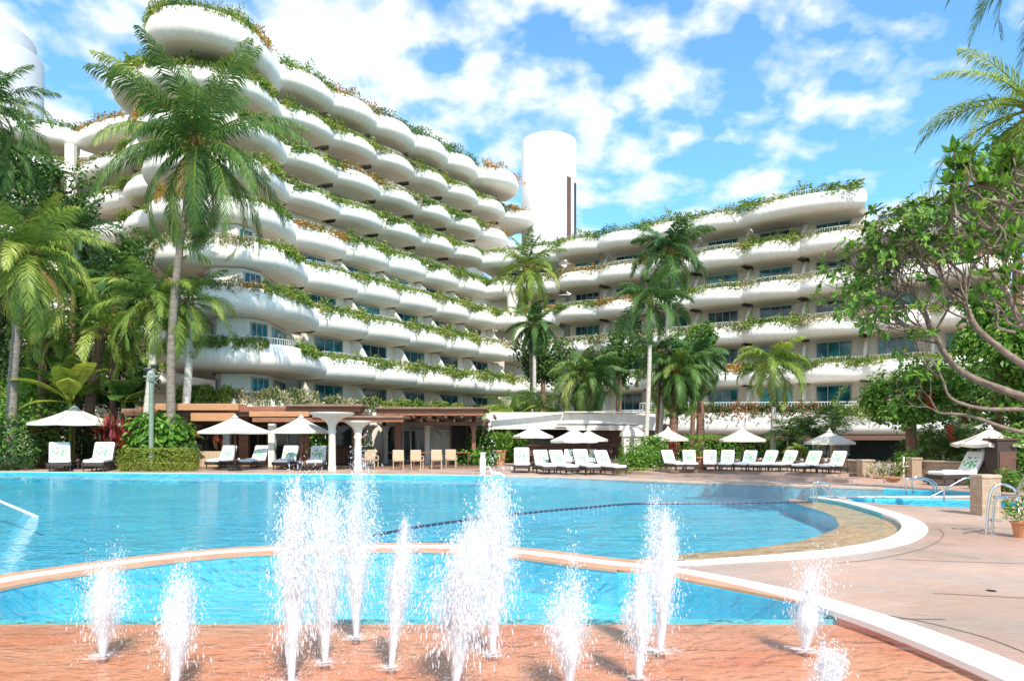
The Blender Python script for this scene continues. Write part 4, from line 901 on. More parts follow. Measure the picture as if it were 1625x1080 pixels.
# lamp post with floodlights
b = G(240, 746); t = thing('lamp_post', 'grey-green lamp post with black floodlights rising behind the broad-leaved shrub', 'lamp post', b)
top = W(240, 585, b.y); mb = MB(); mb.lathe([(.14, 0), (.14, .3), (.11, .35), (.10, top.z - .5), (.13, top.z - .48), (.13, top.z - .4), (.05, top.z - .2)], 12, b); mb.build('post', M['lampgreen'], t, smooth=False)
mb = MB(); mb.box(top + Vector((0, 0, -.35)), (.7, .08, .08)); mb.box(top + Vector((.0, 0, -.55)), (.4, .3, .05)); mb.build('crossarm', M['lampgreen'], t)
for dx, rz in ((-.16, .4), (.2, -.3)):
    mb = MB(); mb.box(top + Vector((dx, -.05, .02 + dx * .4)), (.34, .2, .16), rz, bev=.03); mb.build('floodlight', M['black'], t)
mb = MB(); mb.lathe([(.06, -.25), (.1, -.17), (.1, -.08), (.06, -.03)], 10, top + Vector((0, -.05, -.05))); mb.build('camera_housing', M['frame'], t)
# lane float line
fl = catmull([G(590, 850, WZ), G(660, 836, WZ), G(760, 822, WZ), G(850, 812, WZ), G(930, 805, WZ), G(1003, 799, WZ), G(1090, 798.2, WZ), G(1180, 797.5, WZ), G(1290, 796, WZ)], 40)
mb = MB(); L = 0
for i in range(0, len(fl) - 1):
    d = (fl[i + 1] - fl[i]); 
    if d.length < 1e-4: continue
    n = max(1, int(d.length / .13))
    for j in range(n):
        if (i * 7 + j) % 4 == 3: continue
        q = fl[i] + d * ((j + .5) / n); dd = d.normalized(); l = .085
        mb.tube([q - dd * l / 2, q - dd * l / 4, q + dd * l / 4, q + dd * l / 2], [.01, .026, .026, .01], 6)
mb.tube([p + Vector((0, 0, .01)) for p in fl[::10]], .012, 4)
solid('float_line', 'line of dark blue floats crossing the main pool', 'float line', mb, surf('navy_float', (.012, .02, .05), (.03, .05, .12), 3, .4), fl[0])
# ================================================================ PALMS, TREES, SHRUBS
def frond(mb, o, az, el, L, droop, ll, n, w, r, hang=.5, stem=None, curl=1.25, vee=.35):
    p = Vector(o); K = 14; pts = [p.copy()]; dirs = []
    tw = r.uniform(-.3, .3)
    for i in range(K):
        s = (i + .5) / K; e = el - droop * s ** curl; a = az + tw * s
        d = Vector((cos(a) * cos(e), sin(a) * cos(e), sin(e))); dirs.append(d); p = p + d * L / K; pts.append(p.copy())
    if stem is not None: stem.tube(pts, [max(.006, .05 * (L / 4.5) * (1 - i / K) ** 1.2) for i in range(K + 1)], 4, cap=False)
    roll = r.uniform(-.5, .5)
    base = r.gauss(.42, .13)
    for i in range(n):
        s = .10 + .90 * (i + r.random() * .5) / n; f = s * K; k = min(K - 1, int(f)); q = pts[k].lerp(pts[k + 1], f - k); d = dirs[k]
        sd = d.cross(Vector((0, 0, 1)))
        if sd.length < .05: sd = Vector((-sin(az), cos(az), 0))
        sd.normalize(); up = sd.cross(d).normalized()
        len_ = ll * (sin(pi * min(1, s * .82 + .16)) ** .6) * r.uniform(.85, 1.1)
        for sg in (-1, 1):
            if r.random() < .04: continue
            u = (sd * sg * cos(roll * sg + vee) + up * sin(vee + roll * sg)).normalized()
            v1 = (u * (.85 - .25 * s) + d * (.45 + .5 * s + r.gauss(0, .12)) + Vector((0, 0, -.08 - hang * .25 + r.gauss(0, .12)))).normalized()
            m = q + v1 * len_ * .5; v2 = (v1 + Vector((0, 0, -hang * r.uniform(.7, 1.3)))).normalized(); t = m + v2 * len_ * .5
            wd = d * w * .46
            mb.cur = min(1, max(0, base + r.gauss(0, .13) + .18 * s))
            b = len(mb.v); mb.v.extend([tuple(q - wd * .6), tuple(q + wd * .6), tuple(m + wd), tuple(m - wd), tuple(t)])
            mb.f.append((b, b + 1, b + 2, b + 3)); mb.f.append((b + 3, b + 2, b + 4)); mb.a += [mb.cur, mb.cur]; mb.m += [mb.mi, mb.mi]
def trunk_pts(base, top, bend, k=9):
    out = []
    for i in range(k + 1):
        u = i / k; p = Vector(base).lerp(Vector(top), u); p.x += bend * sin(pi * u); out.append(p)
    return out
def palm(label, base, top, r0, r1, L, n, leafm, seed, barkm='bark', lift=.72, bend=0, droop=(1.2, 2.3), el=(-.5, 1.35), ll=None, w=.055, nl=56, hang=.5, shaft=None, nuts=0, name='palm_tree', group='palms around the pool', fibre=True, dead=0, vee=.35):
    r = random.Random(seed); t = thing(name, label, 'palm tree', base, group)
    P = trunk_pts(base, top, bend); mb = MB(); rad = []
    for i in range(len(P)):
        u = i / (len(P) - 1); rad.append(lerp(r0, r1, u) * (1.45 if i == 0 else 1))
    PP = catmull(P, 5); rr = []
    for i in range(len(PP)):
        u = i / (len(PP) - 1); q = lerp(r0, r1, u ** .8); q *= 1 + .55 * max(0, 1 - u * 9) ** 2; rr.append(q * (1 + (.06 if i % 2 else -.03)))
    mb.tube(PP, rr, 10); mb.build('trunk', M[barkm], t, smooth=True)
    top = Vector(top); c = top.copy()
    if shaft:
        sm = MB(); sm.lathe([(r1 * 1.0, 0), (r1 * 1.25, shaft * .3), (r1 * 1.0, shaft * .75), (r1 * .5, shaft)], 10, top); sm.build('crownshaft', M['leafyellow'], t, smooth=True); c = top + Vector((0, 0, shaft * .85))
    elif fibre:
        sm = MB()
        for i in range(40):
            a = r.uniform(0, 2 * pi); e = r.uniform(-.2, 1.2); q = top + Vector((cos(a) * r1 * .9, sin(a) * r1 * .9, r.uniform(-.55, .15)))
            sm.leaf(q, Vector((cos(a) * cos(e) * .6, sin(a) * cos(e) * .6, abs(sin(e)) + .3)).normalized(), Vector((cos(a), sin(a), 0)), r.uniform(.25, .6) * L / 4, .13 * L / 4, .1, .2)
        sm.build('leaf_bases', M['fibre'], t)
    lf = MB(); st = MB(); ll = ll or L * .2
    for i in range(n):
        u = (i + .5) / n; az = i * 2.39996 + r.uniform(-.25, .25); e = lerp(el[1], el[0], u ** .85) + r.uniform(-.12, .12)
        dr = lerp(droop[0], droop[1], min(1, r.random() * .5 + u * .6)) ; Lq = L * r.uniform(.82, 1.08) * (lift + (1 - lift) * min(1, u * 2.2))
        frond(lf, c + Vector((cos(az) * r1 * .5, sin(az) * r1 * .5, lerp(.12, -.12, u))), az, e, Lq, max(.3, dr * (.45 + .55 * min(1.0, (1.45 - e)))), ll, nl, w, r, hang, st, vee=vee)
    lf.build('crown', M[leafm], t); st.build('frond_stems', M['leafyellow'], t)
    if dead:
        dm = MB()
        for i in range(dead):
            a = r.uniform(0, 6.28); frond(dm, top + Vector((0, 0, -.15)), a, -.6, L * .6, .9, ll * .7, 26, w, r, .8, None)
        dm.build('dead_fronds', M['fibre'], t)
    if nuts:
        for i in range(nuts):
            nm = MB(); a = r.uniform(0, 6.28); q = top + Vector((cos(a) * r1 * 1.9, sin(a) * r1 * 1.9, r.uniform(-.45, .0))); nm.lathe([(.02, -.13), (.09, -.07), (.11, 0), (.08, .08), (.02, .13)], 7, q)
            nm.build('coconut', M['leafyellow'], t, smooth=True)
    return t
def pbase(px, py, d): p = W(px, py, d); return Vector((p.x, d, 0.0))
# big coconut palm on the left
d = 33.6
palm('tall coconut palm with a long curved grey trunk in front of the rounded hotel end', pbase(274, 0, d), W(313, 232, d), .225, .15, 6.0, 36, 'palm', 21, 'bark', lift=.92, bend=-.55, droop=(1.0, 2.2), el=(-1.05, 1.54), ll=1.35, w=.062, nl=105, hang=1.1, nuts=10, dead=2, vee=.12)
d = 36
palm('shorter palm whose pale trunk stands close behind the tall coconut trunk', pbase(283, 0, d), W(300, 480, d), .24, .17, 3.3, 16, 'palmyellow', 22, 'barkpale', .72, .2, (1.3, 2.4), (-.9, 1.2), .75, .06, 54, .8)
d = 33.2
palm('sunlit yellow-green coconut palm leaning slightly, nearest the left edge', pbase(18, 0, d), W(44, 405, d), .24, .19, 4.6, 30, 'palmyellow', 23, 'bark', .72, -.25, (1.3, 2.4), (-.9, 1.4), 1.0, .07, 70, .8, nuts=6, dead=1)
d = 35.5
palm('young palm with cut brown leaf bases behind the left umbrella shrubs', pbase(62, 0, d), W(71, 525, d), .20, .22, 2.3, 12, 'palmyellow', 24, 'barkdark', .72, 0, (1.4, 2.4), (-.5, 1.4), .55, .09, 35, .6)
d = 36.5
palm('stout palm with arching fronds between the left umbrella and the traveller plant', pbase(138, 0, d), W(162, 525, d), .26, .24, 3.8, 20, 'palmyellow', 25, 'barkdark', .72, -.2, (1.3, 2.3), (-.6, 1.4), .85, .08, 56, .8)
d = 34.8
palm('leaning coconut palm with a ringed pale trunk left of the lamp post', pbase(222, 0, d), W(247, 480, d), .22, .17, 3.8, 26, 'palmyellow', 26, 'barkpale', .72, .12, (1.2, 2.3), (-.8, 1.4), .85, .065, 64, .75, nuts=8)
d = 30
palm('palm rising out of frame at far left against the twin towers', pbase(-60, 0, d), W(-12, 165, d), .24, .18, 3.2, 22, 'palm', 27, 'bark', .72, .2, (1.2, 2.2), (-.8, 1.4), .8, .06, 59, .7)
d = 36
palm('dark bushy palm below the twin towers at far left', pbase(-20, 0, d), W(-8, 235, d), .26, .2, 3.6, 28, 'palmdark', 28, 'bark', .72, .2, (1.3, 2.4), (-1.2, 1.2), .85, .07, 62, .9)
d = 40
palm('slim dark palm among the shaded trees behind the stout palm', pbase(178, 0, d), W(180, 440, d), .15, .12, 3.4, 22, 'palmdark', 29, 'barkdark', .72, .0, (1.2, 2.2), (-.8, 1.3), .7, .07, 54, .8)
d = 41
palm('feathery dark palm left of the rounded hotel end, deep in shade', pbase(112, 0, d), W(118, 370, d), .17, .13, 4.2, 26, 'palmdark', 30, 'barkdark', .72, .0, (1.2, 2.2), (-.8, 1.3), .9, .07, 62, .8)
# centre and right palms
d = 50
palm('sunlit coconut palm at the meeting corner of the two wings', pbase(846, 0, d), W(838, 425, d), .22, .16, 3.7, 26, 'palmyellow', 31, 'bark', .72, .1, (1.2, 2.2), (-1.1, 1.5), .8, .07, 59, .7, nuts=5)
d = 48
palm('compact dark green palm in front of the coconut at the corner', pbase(848, 0, d), W(848, 515, d), .14, .12, 2.5, 26, 'palmdark', 32, 'barkpale', .72, .0, (1.0, 2.0), (-1.0, 1.45), .6, .09, 43, .5, vee=.1)
d = 43.6
palm('broad round-headed palm with a rough trunk behind the white canopy', pbase(931, 0, d), W(932, 597, d), .26, .24, 3.3, 40, 'palm', 33, 'barkdark', .72, .05, (1.5, 2.6), (-.9, 1.35), .75, .09, 48, 1.1)
d = 34
palm('slender palm with a smooth pale trunk and yellow crownshaft beside the domed cabinet', pbase(1022, 0, d), W(1032, 505, d), .13, .09, 2.75, 17, 'palmdark', 34, 'barkpale', .72, .06, (1.2, 2.2), (-.7, 1.3), .7, .07, 56, .75, shaft=1.0)
d = 36.4
palm('tallest of the slim palms at the centre right, dark crown against the sky', pbase(1042, 0, d), W(1062, 400, d), .13, .11, 3.1, 24, 'palmdark', 35, 'barkpale', .72, .15, (1.1, 2.2), (-.9, 1.4), .75, .075, 59, .8)
d = 35.6
palm('thin multi-stem palm just right of the pale-trunked one', pbase(1036, 0, d), W(1047, 560, d), .10, .08, 2.2, 14, 'palmdark', 36, 'barkdark', .72, .1, (1.2, 2.2), (-.7, 1.3), .6, .07, 48, .7)
d = 35
palm('palm with a rough red-brown trunk behind the hidden umbrella', pbase(1066, 0, d), W(1073, 590, d), .20, .22, 2.7, 30, 'palm', 37, 'barkdark', .72, .0, (1.4, 2.6), (-1.1, 1.4), .65, .08, 51, 1.0)
d = 37
palm('drooping bushy palm with a thin brown trunk left of the hedge umbrella', pbase(1096, 0, d), W(1104, 570, d), .12, .12, 2.5, 34, 'palmdark', 38, 'barkdark', .72, .0, (1.6, 2.8), (-.9, 1.4), .7, .08, 48, 1.2)
d = 35
palm('single yellow-green palm with a straight trunk right of the clipped hedge', pbase(1226, 0, d), W(1227, 590, d), .15, .11, 2.75, 17, 'palmyellow', 39, 'barkpale', .72, .03, (1.3, 2.3), (-.5, 1.2), .75, .07, 59, .8, shaft=.6)
d = 23
palm('coconut palm leaning in from the right edge above the gnarled tree', pbase(1700, 0, d), W(1640, 172, d), .2, .16, 4.2, 24, 'palmyellow', 40, 'bark', .72, .3, (1.0, 2.0), (-.8, 1.45), .85, .05, 67, .75)
d = 15
palm('near palm out of frame whose frond tips hang in the top right corner', pbase(1900, 0, d), W(1730, -120, d), .2, .16, 3.6, 22, 'palmdark', 41, 'bark', .72, .3, (.9, 1.7), (-.7, 1.3), .7, .04, 50, .6)
# low clump palms
def clump(label, px, py, d, n, L, leafm, seed, stems=5, sh=1.6, spread=.5, ll=None, w=.06, el=(.3, 1.45), z=0):
    r = random.Random(seed); b = W(px, py, d); b.z = z; t = thing('clump_palm', label, 'palm', b, 'clumping palms'); st = MB(); lf = MB(); tr = MB()
    for s in range(stems):
        a = r.uniform(0, 6.28); q = b + Vector((cos(a) * spread * r.random(), sin(a) * spread * r.random(), 0)); h = sh * r.uniform(.5, 1.2); tp = q + Vector((cos(a) * .3 * h * r.random(), sin(a) * .3 * h * r.random(), h))
        tr.tube([q, q.lerp(tp, .5) + Vector((.03, 0, 0)), tp], [.06, .05, .045], 6)
        for i in range(max(1, n // stems)):
            az = r.uniform(0, 6.28); frond(lf, tp, az, r.uniform(*el), L * r.uniform(.7, 1.15), r.uniform(.9, 2.0), ll or L * .24, 26, w, r, .5, st)
    tr.build('stem', M['barkpale'], t); lf.build('crown', M[leafm], t); st.build('frond_stems', M['leafyellow'], t)
clump('tall feathery clump palm at the left end of the white canopy', 826, 652, 46, 34, 3.0, 'palm', 51, 6, 3.6, .8)
clump('bright young clump palm in front of the feathery clump by the canopy', 812, 655, 44.4, 22, 2.3, 'palmyellow', 52, 5, 1.5, .6, z=1.2)
clump('clump palm right of the feathery clump behind the white canopy', 868, 655, 45.5, 22, 2.6, 'palm', 53, 5, 2.6, .7, z=.8)
clump('small red-stemmed palm clump left of the last square umbrella', 1262, 715, 34.5, 22, 2.0, 'palm', 54, 5, 1.7, .35)
clump('taller arching palm clump above the last square umbrella', 1300, 712, 33.8, 26, 2.5, 'palm', 55, 5, 2.1, .4)
clump('broad low palm clump with red flower spikes above the right planter wall', 1490, 745, 27, 34, 1.9, 'palm', 56, 7, .8, .7, z=.3)
clump('low yellowish fronds at the foot of the last square umbrella', 1275, 725, 31.5, 16, 1.3, 'palmyellow', 57, 4, .5, .35, z=.2)
# heliconia spikes
for i, (px, y0, y1, d, lab) in enumerate(((1478, 745, 630, 26.6, 'tall red flower spike rising from the palm clump, left one'), (1513, 740, 680, 26.3, 'red flower spike leaning right from the palm clump'))):
    b = W(px, y0, d); tp = W(px + (-6 if i == 0 else -8), y1, d); mb = MB(); mb.tube([b, b.lerp(tp, .5), tp], .022, 5); t = thing('flower_spike', lab, 'flower', (b.x, b.y, 0)); mb.build('stalk', M['leafyellow'], t); mb = MB()
    for k in range(9):
        u = k / 8; q = tp + (tp - b).normalized() * (-.55 + .55 * u); mb.cur = .6; mb.leaf(q, Vector(((-1) ** k * .5, -.2, .6)).normalized(), Vector((0, -1, .2)).normalized(), .26, .12, .2, .2)
    mb.build('bracts', surf('scarlet_bract', (.55, .03, .02), (.68, .07, .03), 5, .5), t)

# ---- shrubs
def bush(name, label, cat, c, rad, n, ls, leafm, seed, lw=.5, group=None, flat=False, up=.5, lump=.25, stems=True, box=False, clear=True):
    r = random.Random(seed); c = Vector(c); base = Vector((c.x, c.y, max(0, c.z - rad[2]))); t = thing(name, label, cat, base, group); mb = MB()
    ph = [Vector((r.gauss(0, 1), r.gauss(0, 1), r.gauss(0, 1))).normalized() for _ in range(14)]
    for i in range(n):
        v = Vector((r.gauss(0, 1), r.gauss(0, 1), r.gauss(0, 1))).normalized()
        k = 1 - lump + lump * 1.6 * max(v.dot(q) ** 5 for q in ph if v.dot(q) > -2)
        q = r.random() ** .30
        if box:
            m_ = max(abs(v.x), abs(v.y), abs(v.z)); v2 = v / m_; v2 = v2.lerp(v, .25); P = c + Vector((v2.x * rad[0], v2.y * rad[1], v2.z * rad[2])) * (q * .25 + .75) * r.uniform(.95, 1.03); nn = v2
        else: P = c + Vector((v.x * rad[0], v.y * rad[1], v.z * rad[2])) * q * k
        if P.z < base.z + .03: continue
        nn = (v + Vector((r.gauss(0, .5), r.gauss(0, .5), r.gauss(up, .4)))).normalized(); dd = nn.cross(Vector((r.gauss(0, 1), r.gauss(0, 1), r.gauss(0, 1)))).normalized(); dd = (dd + v * .3 - Vector((0, 0, .15))).normalized()
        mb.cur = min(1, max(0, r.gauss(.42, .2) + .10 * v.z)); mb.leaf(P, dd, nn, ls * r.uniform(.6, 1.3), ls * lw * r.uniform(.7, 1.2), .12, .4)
    mb.build('foliage', M[leafm], t)
    if stems:
        s = MB()
        for i in range(5):
            a = r.uniform(0, 6.28); s.tube([base + Vector((cos(a) * .1, sin(a) * .1, 0)), c + Vector((cos(a) * rad[0] * .5, sin(a) * rad[1] * .5, rad[2] * .2))], [.035, .015], 5)
        s.build('stem', M['barkdark'], t)
    return t
def bpx(px, py, d, z=None):
    p = W(px, py, d); return p
BU = [('rounded green shrub mass at the left edge beside the first lounger', (22, 700, 33.5), (1.9, 1.2, 1.5), 2600, .22, 'leaf', 1),
      ('low dark shrub border along the pool at the left edge', (-14, 735, 32.4), (2.2, .6, .5), 1500, .13, 'leafdark', 2),
      ('tall light green shrub behind the left edge shrub mass', (30, 650, 36), (2.6, 1.5, 1.6), 2600, .26, 'leafbright', 3),
      ('mid green shrub behind the pole of the far-left umbrella', (92, 700, 35), (1.2, .9, 1.2), 1300, .22, 'leaf', 4),
      ('dark shrub behind the far-left umbrella', (160, 695, 35.5), (1.3, .8, 1.3), 1300, .22, 'leafdark', 5),
      ('broad-leaved bright shrub in front of the tall coconut trunk', (252, 692, 33.8), (1.65, 1.1, 1.05), 1150, .42, 'leafbright', 6),
      ('dark green shrub under the broad-leaved one', (270, 718, 33.9), (1.5, .8, .7), 900, .2, 'leaf', 7),
      ('leafy shrub right of the tan pot by the bar', (815, 708, 42.5), (1.0, .8, 1.4), 1400, .22, 'leafbright', 9),
      ('dark upright shrub left of the white canopy post', (765, 712, 39), (.9, .6, 1.3), 1000, .26, 'leaf', 10),
      ('light green low shrub beside the pool steps', (757, 728, 37), (1.4, .7, .6), 900, .2, 'leafbright', 11),
      ('round bright bush between the bar loungers and the long right row', (1020, 732, 30.2), (1.15, .9, .68), 2300, .15, 'leafbright', 12),
      ('taller leafy shrub behind the round bush at the palm trunks', (1036, 716, 31.5), (.7, .6, .85), 900, .19, 'leafbright', 13),
      ('small round shrub right of the clipped hedge', (1243, 716, 35.5), (.85, .7, .55), 1000, .15, 'leaf', 15),
      ('green shrub beside the dark bar entrance, behind the flower pot', (1440, 745, 25.5), (.45, .5, .75), 900, .16, 'leafbright', 16),
      ('dense green shrub filling the right planter behind the wall', (1505, 725, 28.5), (2.2, 1.0, 1.1), 2400, .22, 'leaf', 17),
      ('bright green shrub at the right edge behind the cabinet', (1612, 725, 22.0), (.8, .8, .95), 1300, .2, 'leafbright', 18),
      ('dark shrub at the right edge under the gnarled branches', (1640, 690, 24), (1.8, 1.2, 1.8), 2000, .24, 'leaf', 19),
      ('small green shrub beside the free-standing stone pillar', (1600, 765, 19.5), (.35, .35, .4), 420, .14, 'leafbright', 20),
      ('small green shrub left of the free-standing stone pillar', (1552, 772, 20.5), (.25, .3, .36), 300, .14, 'leaf', 21)]
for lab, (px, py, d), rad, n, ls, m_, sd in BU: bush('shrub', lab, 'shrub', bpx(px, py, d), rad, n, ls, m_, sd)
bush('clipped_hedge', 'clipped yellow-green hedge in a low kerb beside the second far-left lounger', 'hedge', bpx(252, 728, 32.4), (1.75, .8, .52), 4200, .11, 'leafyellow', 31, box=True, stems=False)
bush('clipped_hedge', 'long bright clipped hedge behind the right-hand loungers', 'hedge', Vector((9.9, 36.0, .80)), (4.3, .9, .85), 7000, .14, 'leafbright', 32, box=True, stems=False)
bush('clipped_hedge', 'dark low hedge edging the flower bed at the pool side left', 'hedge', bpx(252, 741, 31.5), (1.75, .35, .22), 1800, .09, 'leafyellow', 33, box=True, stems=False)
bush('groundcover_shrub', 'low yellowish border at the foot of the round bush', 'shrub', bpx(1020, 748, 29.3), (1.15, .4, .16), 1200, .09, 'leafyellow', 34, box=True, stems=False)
# cordylines
def cordyline(label, px, py, d, rr, n, seed, leafm='leafred'):
    r = random.Random(seed); b = W(px, py, d); base = Vector((b.x, b.y, 0)); t = thing('cordyline', label, 'plant', base, 'red cordylines'); mb = MB()
    for s in range(7):
        o = b + Vector((r.gauss(0, rr * .4), r.gauss(0, rr * .3), r.gauss(0, rr * .35)))
        for i in range(n // 7):
            a = r.uniform(0, 6.28); e = r.uniform(-.1, 1.4); mb.cur = r.random(); dd = Vector((cos(a) * cos(e), sin(a) * cos(e), sin(e))); mb.leaf(o, dd, dd.cross(Vector((sin(a), -cos(a), .1))).normalized(), rr * r.uniform(.5, .95), rr * .13, .12, .6)
    mb.build('foliage', M[leafm], t); s = MB()
    for i in range(4): s.tube([base + Vector((r.gauss(0, .15), 0, 0)), b + Vector((r.gauss(0, rr * .3), 0, 0))], .03, 5)
    s.build('stem', M['barkdark'], t)
cordyline('crimson cordyline left of the far-left umbrella pole', 68, 690, 34.2, .75, 230, 1)
cordyline('wide red and bronze cordyline right of the far-left umbrella', 182, 697, 34.0, 1.0, 380, 2)
cordyline('small crimson cordyline behind the broad-leaved shrub, near the lamp post', 222, 660, 35.2, .4, 90, 3)
cordyline('red cordyline right of the broad-leaved shrub', 306, 690, 34.6, .45, 120, 4)
cordyline('pinkish cordyline at the foot of the red-brown palm trunk', 1068, 712, 34.3, .45, 130, 5)
cordyline('dark red cordyline in front of the brown timber post', 347, 698, 36.0, .4, 90, 6)
# traveller / banana plant with broad pale leaves
def broadleaf(label, px, py, d, n, L, seed, leafm='leafyellow', el=(.2, 1.5)):
    r = random.Random(seed); b = W(px, py, d); base = Vector((b.x, b.y, 0)); t = thing('banana_plant', label, 'plant', base); mb = MB(); st = MB()
    st.tube([base, b], [.14, .1], 8)
    for i in range(n):
        a = r.uniform(0, 6.28); e = r.uniform(*el); p = b.copy(); pts = []; Lq = L * r.uniform(.7, 1.1)
        for k in range(9):
            s = k / 8; ee = e - 1.3 * s ** 1.6; pts.append(p.copy()); p = p + Vector((cos(a) * cos(ee), sin(a) * cos(ee), sin(ee))) * Lq / 8
        st.tube(pts, [.03 * (1 - .8 * k / 8) for k in range(9)], 4); base_c = r.gauss(.5, .2)
        sd = Vector((-sin(a), cos(a), 0)); tilt = Vector((0, 0, r.uniform(-.5, .5)))
        for k in range(2, 8):
            w0 = L * .17 * sin(pi * ((k - 1.4) / 7.0)) ** .6; w1 = L * .17 * max(0, sin(pi * ((k - .4) / 7.0))) ** .6
            for sg in (-1, 1):
                mb.cur = min(1, max(0, base_c + r.gauss(0, .08))); g = .93
                mb.face(pts[k], pts[k].lerp(pts[k + 1], g), pts[k].lerp(pts[k + 1], g) + (sd + tilt * sg) * sg * w1 + Vector((0, 0, -.1 * w1)), pts[k] + (sd + tilt * sg) * sg * w0 + Vector((0, 0, -.1 * w0)))
    mb.build('leaves', M[leafm], t); st.build('stem', M['leafyellow'], t)
broadleaf('big pale-leaved banana plant behind the far-left umbrella', 112, 640, 34.6, 13, 3.0, 3)
broadleaf('dark banana plant right of the stout palm in the shade', 195, 640, 36.5, 10, 2.6, 4, 'leaf')
broadleaf('banana plant in front of the dark trees behind the first lounger', 60, 640, 37, 10, 2.6, 6, 'leaf')
# dark background trees at left
def tree(label, px, py, d, rad, n, ls, leafm, seed, name='broadleaf_tree', group='shaded trees behind the left palms'):
    r = random.Random(seed); c = W(px, py, d); base = Vector((c.x, c.y, 0)); t = thing(name, label, 'tree', base, group); mb = MB(); tr = MB()
    tr.tube([base, base.lerp(c, .5) + Vector((r.uniform(-.3, .3), 0, 0)), c], [.28, .2, .12], 8)
    cl = []
    for i in range(16):
        v = Vector((r.gauss(0, 1), r.gauss(0, 1), r.gauss(0, 1))).normalized() * r.uniform(.4, .9); q = c + Vector((v.x * rad[0], v.y * rad[1], v.z * rad[2])); cl.append((q, r.uniform(.28, .5)))
        tr.tube([c - Vector((0, 0, rad[2] * .5)), c.lerp(q, .5), q], [.10, .06, .02], 5)
    for i in range(n):
        q, s = r.choice(cl); v = Vector((r.gauss(0, 1), r.gauss(0, 1), r.gauss(0, 1))).normalized(); P = q + Vector((v.x * rad[0], v.y * rad[1], v.z * rad[2])) * s * r.random() ** .4
        if P.z < .2: continue
        nn = (v + Vector((r.gauss(0, .5), r.gauss(0, .5), r.gauss(.5, .5)))).normalized(); dd = nn.cross(Vector((r.gauss(0, 1), r.gauss(0, 1), r.gauss(0, 1)))).normalized(); mb.cur = min(1, max(0, r.gauss(.42, .22))); mb.leaf(P, dd, nn, ls * r.uniform(.6, 1.3), ls * .5, .1, .4)
    tr.build('trunk', M['barkdark'], t); mb.build('crown', M[leafm], t)
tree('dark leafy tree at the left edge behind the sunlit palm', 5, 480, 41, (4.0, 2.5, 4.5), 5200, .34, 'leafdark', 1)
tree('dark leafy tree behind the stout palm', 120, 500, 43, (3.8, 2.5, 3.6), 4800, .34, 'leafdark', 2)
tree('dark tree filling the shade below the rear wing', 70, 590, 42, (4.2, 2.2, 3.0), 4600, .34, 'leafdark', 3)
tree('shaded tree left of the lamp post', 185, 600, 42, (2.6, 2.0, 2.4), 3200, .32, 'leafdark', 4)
tree('mid green tree under the twin towers', 60, 330, 46, (4.0, 2.5, 3.6), 4600, .34, 'leaf', 5)
tree('green tree between the rear wing and the leaning coconut palm', 205, 430, 44.5, (2.4, 2, 2.4), 3000, .3, 'leaf', 6)
tree('bright green tree behind the low palm clump at right', 1450, 620, 27, (2.3, 1.8, 1.6), 4200, .24, 'leafbright', 7, group='trees at the right edge')
tree('green tree filling the right edge below the gnarled branches', 1590, 560, 24, (2.3, 1.8, 2.2), 5200, .26, 'leafbright', 8, group='trees at the right edge')
tree('green tree high at the right edge behind the frangipani', 1615, 330, 25, (1.9, 1.5, 2.6), 3600, .28, 'leafbright', 9, group='trees at the right edge')
tree('deep green tree behind the right-hand planter', 1540, 640, 31, (2.6, 1.6, 2.0), 3800, .28, 'leaf', 10, group='trees at the right edge')
tree('slim leafy tree between the drooping palm and the wall at centre right', 1112, 545, 39.5, (1.3, 1.0, 1.5), 1500, .24, 'leafbright', 11, group='trees around the centre palms')
tree('leafy shrub tree at the corner behind the compact dark palm', 862, 560, 52, (2.4, 1.4, 2.6), 3000, .3, 'leaf', 12, group='trees around the centre palms')
tree('green tree behind the round-headed palm', 985, 560, 47.5, (1.7, 1.4, 2.4), 2600, .28, 'leaf', 13, group='trees around the centre palms')

# ---- frangipani with bare forking branches at the right
r = random.Random(5); d0 = 17.0
fr_ = thing('frangipani_tree', 'gnarled frangipani with a fan of bare forking branches and leaf rosettes at right', 'tree', (W(1690, 0, d0).x, d0, 0))
tr = MB(); lf = MB(); fw = MB(); tips = []
def limb(pts, r0, r1): P = catmull(pts, 6); tr.tube(P, [lerp(r0, r1, i / (len(P) - 1)) * (1 + .06 * sin(i * 2.1)) for i in range(len(P))], 8); return P
hub0 = W(1690, 760, d0)
hub0.z = 0
limb([hub0, W(1700, 740, d0), W(1690, 660, d0)], .22, .17)
A = limb([W(1690, 660, d0), W(1630, 632, d0), W(1560, 607, d0), W(1520, 585, d0 + .2), W(1498, 560, d0), W(1484, 530, d0 + .1)], .115, .06)
B = limb([W(1690, 660, d0), W(1650, 600, d0 - .6), W(1590, 555, d0 - .7), W(1550, 520, d0 - .8), W(1530, 480, d0 - .7)], .10, .055)
C = limb([W(1690, 660, d0), W(1660, 560, d0 + .6), W(1620, 510, d0 + .8), W(1595, 460, d0 + .9)], .10, .055)
D = limb([W(1690, 665, d0), W(1625, 650, d0 - .3), W(1560, 648, d0 - .5), W(1510, 632, d0 - .4), W(1495, 600, d0 - .4)], .06, .028)
E = limb([W(1690, 700, d0), W(1600, 680, d0 - .5), W(1540, 660, d0 - .3), W(1490, 655, d0)], .06, .03)
H = limb([W(1690, 640, d0), W(1680, 520, d0), W(1650, 400, d0 + .3), W(1620, 340, d0)], .12, .06)
